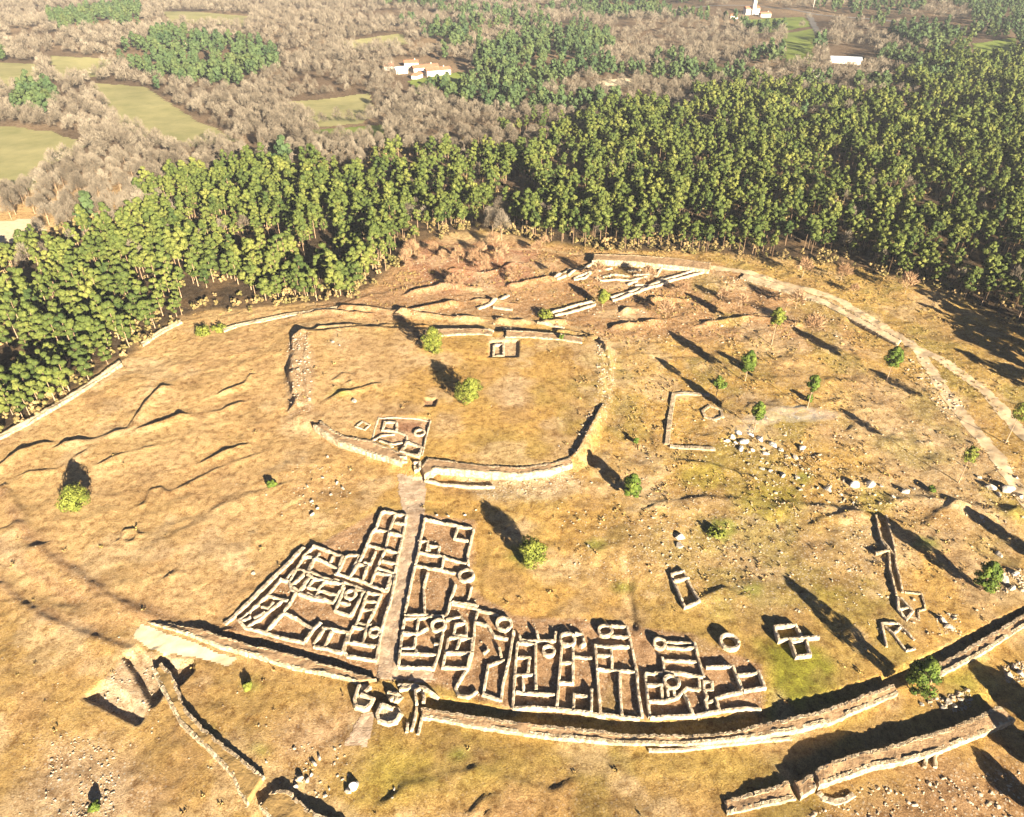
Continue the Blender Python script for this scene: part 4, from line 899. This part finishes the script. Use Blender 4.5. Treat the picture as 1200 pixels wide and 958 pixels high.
tag(link('leafless_woods', quad_mesh('leafless_woods', Qb), M['bare']), 'hazy leafless woods covering the far valley', 'woods', kind='stuff')
# scrub in front of the pines: leafless rusty saplings
RUST = []
for q in range(4):
    tm = trunk_mesh(3.4, .09, 6, .03, True, .25); tm.materials.append(M['bark'])
    cm = quad_mesh('crown', twig_pts(4.6+q*.3, 1.7, .8, 420, .34)); cm.materials.append(M['rust']); RUST.append((tm, cm))
for q in range(26):
    for _ in range(30):
        x = random.uniform(468, 665); y = random.uniform(280, 345)
        if inside(np.array([x]), np.array([y]), [(480,288),(530,276),(575,272),(640,288),(668,330),(600,340),(520,345),(470,322)])[0]: break
    t_, c_ = RUST[q % 4]
    tree_at('sapling', P(x, y), t_, c_, 'rusty leafless sapling in the scrub between the pines and the upper enclosure', 'sapling', 'saplings of the rusty scrub', random.uniform(.9, 1.8))
for q, (x, y) in enumerate([(760,330),(800,345),(845,352),(868,362),(780,372),(932,362),(950,395),(700,330),(1000,345),(985,330),(940,325),(1060,345)]):
    t_, c_ = RUST[q % 4]
    tree_at('sapling', P(x, y), t_, c_, 'thin leafless sapling scattered on the scrub right of the forest ruins', 'sapling', 'saplings right of the forest ruins', random.uniform(1.0, 2.2))

# ------------------------------------------------------------------ far buildings
def box(V, Fc, x0, x1, y0, y1, z0, z1):
    b = len(V); V += [(x0,y0,z0),(x1,y0,z0),(x1,y1,z0),(x0,y1,z0),(x0,y0,z1),(x1,y0,z1),(x1,y1,z1),(x0,y1,z1)]
    Fc += [tuple(b+i for i in f) for f in ((3,2,1,0),(4,5,6,7),(0,1,5,4),(1,2,6,5),(2,3,7,6),(3,0,4,7))]
def part(name, boxes, m, t, extra=None):
    V, Fc = [], []
    for b in boxes: box(V, Fc, *b)
    if extra: extra(V, Fc)
    o_ = bpy.data.objects.new(name, mesh_py(name, V, Fc)); o_.data.materials.append(M[m]); COL.objects.link(o_); o_.parent = t; return o_
def gable(V, Fc, L, W, z, rise, over=.5):
    b = len(V); x, y = L/2+over, W/2+over
    V += [(-x,-y,z),(x,-y,z),(x,y,z),(-x,y,z),(-x,0,z+rise),(x,0,z+rise),(-x,-y,z-.25),(x,-y,z-.25),(x,y,z-.25),(-x,y,z-.25)]
    Fc += [tuple(b+i for i in f) for f in ((0,1,5,4),(2,3,4,5),(3,0,4),(1,2,5),(9,8,7,6),(6,7,1,0),(7,8,2,1),(8,9,3,2),(9,6,0,3))]
def house(px, py, L, W, H, yaw, label, roof='tile', rise=2.2, cat='house', wins=4, chimney=True):
    p = P(px, py); t = empty('farm_house', (p.x, p.y, p.z-.1), label, cat); t.rotation_euler = (0, 0, yaw)
    part('wall', [(-L/2,L/2,-W/2,W/2,-1,H)], 'plaster', t)
    rf = part('roof', [], roof, t, lambda V, Fc: gable(V, Fc, L, W, H+.02, rise))
    if chimney: part('chimney', [(L*.25,L*.25+.8,.3,1.1,H+.3,H+rise+1)], 'plaster', rf)
    for k_ in range(wins):
        x = -L/2+L*(k_+.7)/(wins+.4)
        part('window', [(x-.5,x+.5,-W/2-.06,-W/2+.1,1.1,2.3)], 'glass', t)
    part('door', [(-L/2+.4,-L/2+1.4,-W/2-.05,-W/2+.1,0,2.1)], 'wood', t)
    return t
house(498,84,26,9,4.5,.45,'long white farmhouse with a reddish roof in the far hamlet')
house(513,88,24,9,5,.4,'right hand farmhouse beside the green plot of the far hamlet')
house(482,78,14,8,4,.2,'small farmhouse at the upper left of the far hamlet')
house(470,86,12,7,4,.5,'lowest left shed of the far hamlet', roof='tin', chimney=False)
house(489,92,12,6,3.5,1.2,'low white annex in front of the far hamlet', chimney=False, wins=2)
house(456,82,9,7,4,.1,'detached white cottage left of the far hamlet', wins=2)
house(990,74,30,12,4.5,-.25,'wide white hall with a pale blue roof by the far road','tin',1.8,'hall',6,False)
house(896,20,16,8,4.5,.15,'low pale house beside the far church', wins=3)
house(860,22,10,7,4,-.2,'small white house left of the far church', wins=2)
house(955,90,7,6,4,.4,'tiny white shed below the wide hall', roof='tin', chimney=False, wins=2)
p = P(880,17); t = empty('church', p, 'white church with a pointed bell tower beside the far road', 'church'); t.rotation_euler = (0, 0, .2)
part('nave', [(-11,11,-5,5,-1,8)], 'plaster', t); part('roof', [], 'tile', t, lambda V, Fc: gable(V, Fc, 22, 10, 8.02, 3))
def spire(V, Fc):
    b = len(V); V += [(-2.6,-8.8,17),(2.6,-8.8,17),(2.6,-3.6,17),(-2.6,-3.6,17),(0,-6.2,24)]; Fc += [tuple(b+i for i in f) for f in ((0,1,4),(1,2,4),(2,3,4),(3,0,4),(3,2,1,0))]
tw = part('tower', [(-2.4,2.4,-8.6,-3.8,-1,16.98)], 'plaster', t); part('spire', [], 'plaster', tw, spire); part('belfry_opening', [(-.7,.7,-8.68,-8.5,12.5,15.5)], 'glass', tw)
for x in (-7, 7): part('window', [(x-.6,x+.6,-5.06,-4.9,2.5,5.5)], 'glass', t)
part('door', [(3.2,4.8,-5.05,-4.9,0,3)], 'wood', t)
p = P(952,14); t = empty('street_lamp', p, 'tall white pole standing by the far road junction', 'street lamp')
V, Fc = [], []; part('pole', [(-.2,.2,-.2,.2,-.5,16)], 'plaster', t); part('lamp_head', [(-.3,1.6,-.3,.3,16.02,16.4)], 'plaster', t)

# ------------------------------------------------------------------ smoke and haze
def volume_mat(name, color, density, noise=False):
    m = bpy.data.materials.new(name); m.use_nodes = True; nt = m.node_tree; nt.nodes.clear()
    out = nt.nodes.new('ShaderNodeOutputMaterial'); v = nt.nodes.new('ShaderNodeVolumePrincipled')
    v.inputs['Color'].default_value = color; v.inputs['Density'].default_value = density; v.inputs['Anisotropy'].default_value = 0
    nt.links.new(v.outputs[0], out.inputs['Volume']); return m
V, Fc = [], []; box(V, Fc, -2300, 2300, -300, 2100, -45, 175)
hme = mesh_py('haze', V, Fc); o = link('haze', hme, volume_mat('thin_haze', (.78,.86,1,1), HAZE_DENSITY)); tag(o, kind='stuff')
sv, sf = [], []
ib = bmesh.new(); bmesh.ops.create_icosphere(ib, subdivisions=3, radius=1); base_v = np.array([v.co[:] for v in ib.verts]); base_f = np.array([[v.index for v in f.verts] for f in ib.faces]); ib.free()
for k, (x, y, a, b, c, up_) in enumerate([(872,508,4.5,2.2,1.6,1.5),(893,499,7,2.6,2.0,2.6),(922,497,9,3.2,2.4,4.0),(950,505,7,2.8,1.8,6.0)]):
    q = P(x, y); v = base_v*(1+.25*fbm(base_v[:, 0]*2+k*9, base_v[:, 1]*2+base_v[:, 2], 1.2, 5, 3))[:, None]*np.array([a, b, c])
    sf.append(base_f+len(sv)*len(base_v)); sv.append(v+np.array([q.x, q.y, q.z+up_]))
o = link('smoke', mesh_np('smoke', np.concatenate(sv), np.concatenate(sf)), volume_mat('bluish_smoke', (.8,.87,1,1), .035)); tag(o, 'thin bluish smoke drifting from the white outcrop', 'smoke', kind='stuff')
print('pines', len(pines), 'bare', len(bt), 'far', len(ft), 'stones', len(stones_v))
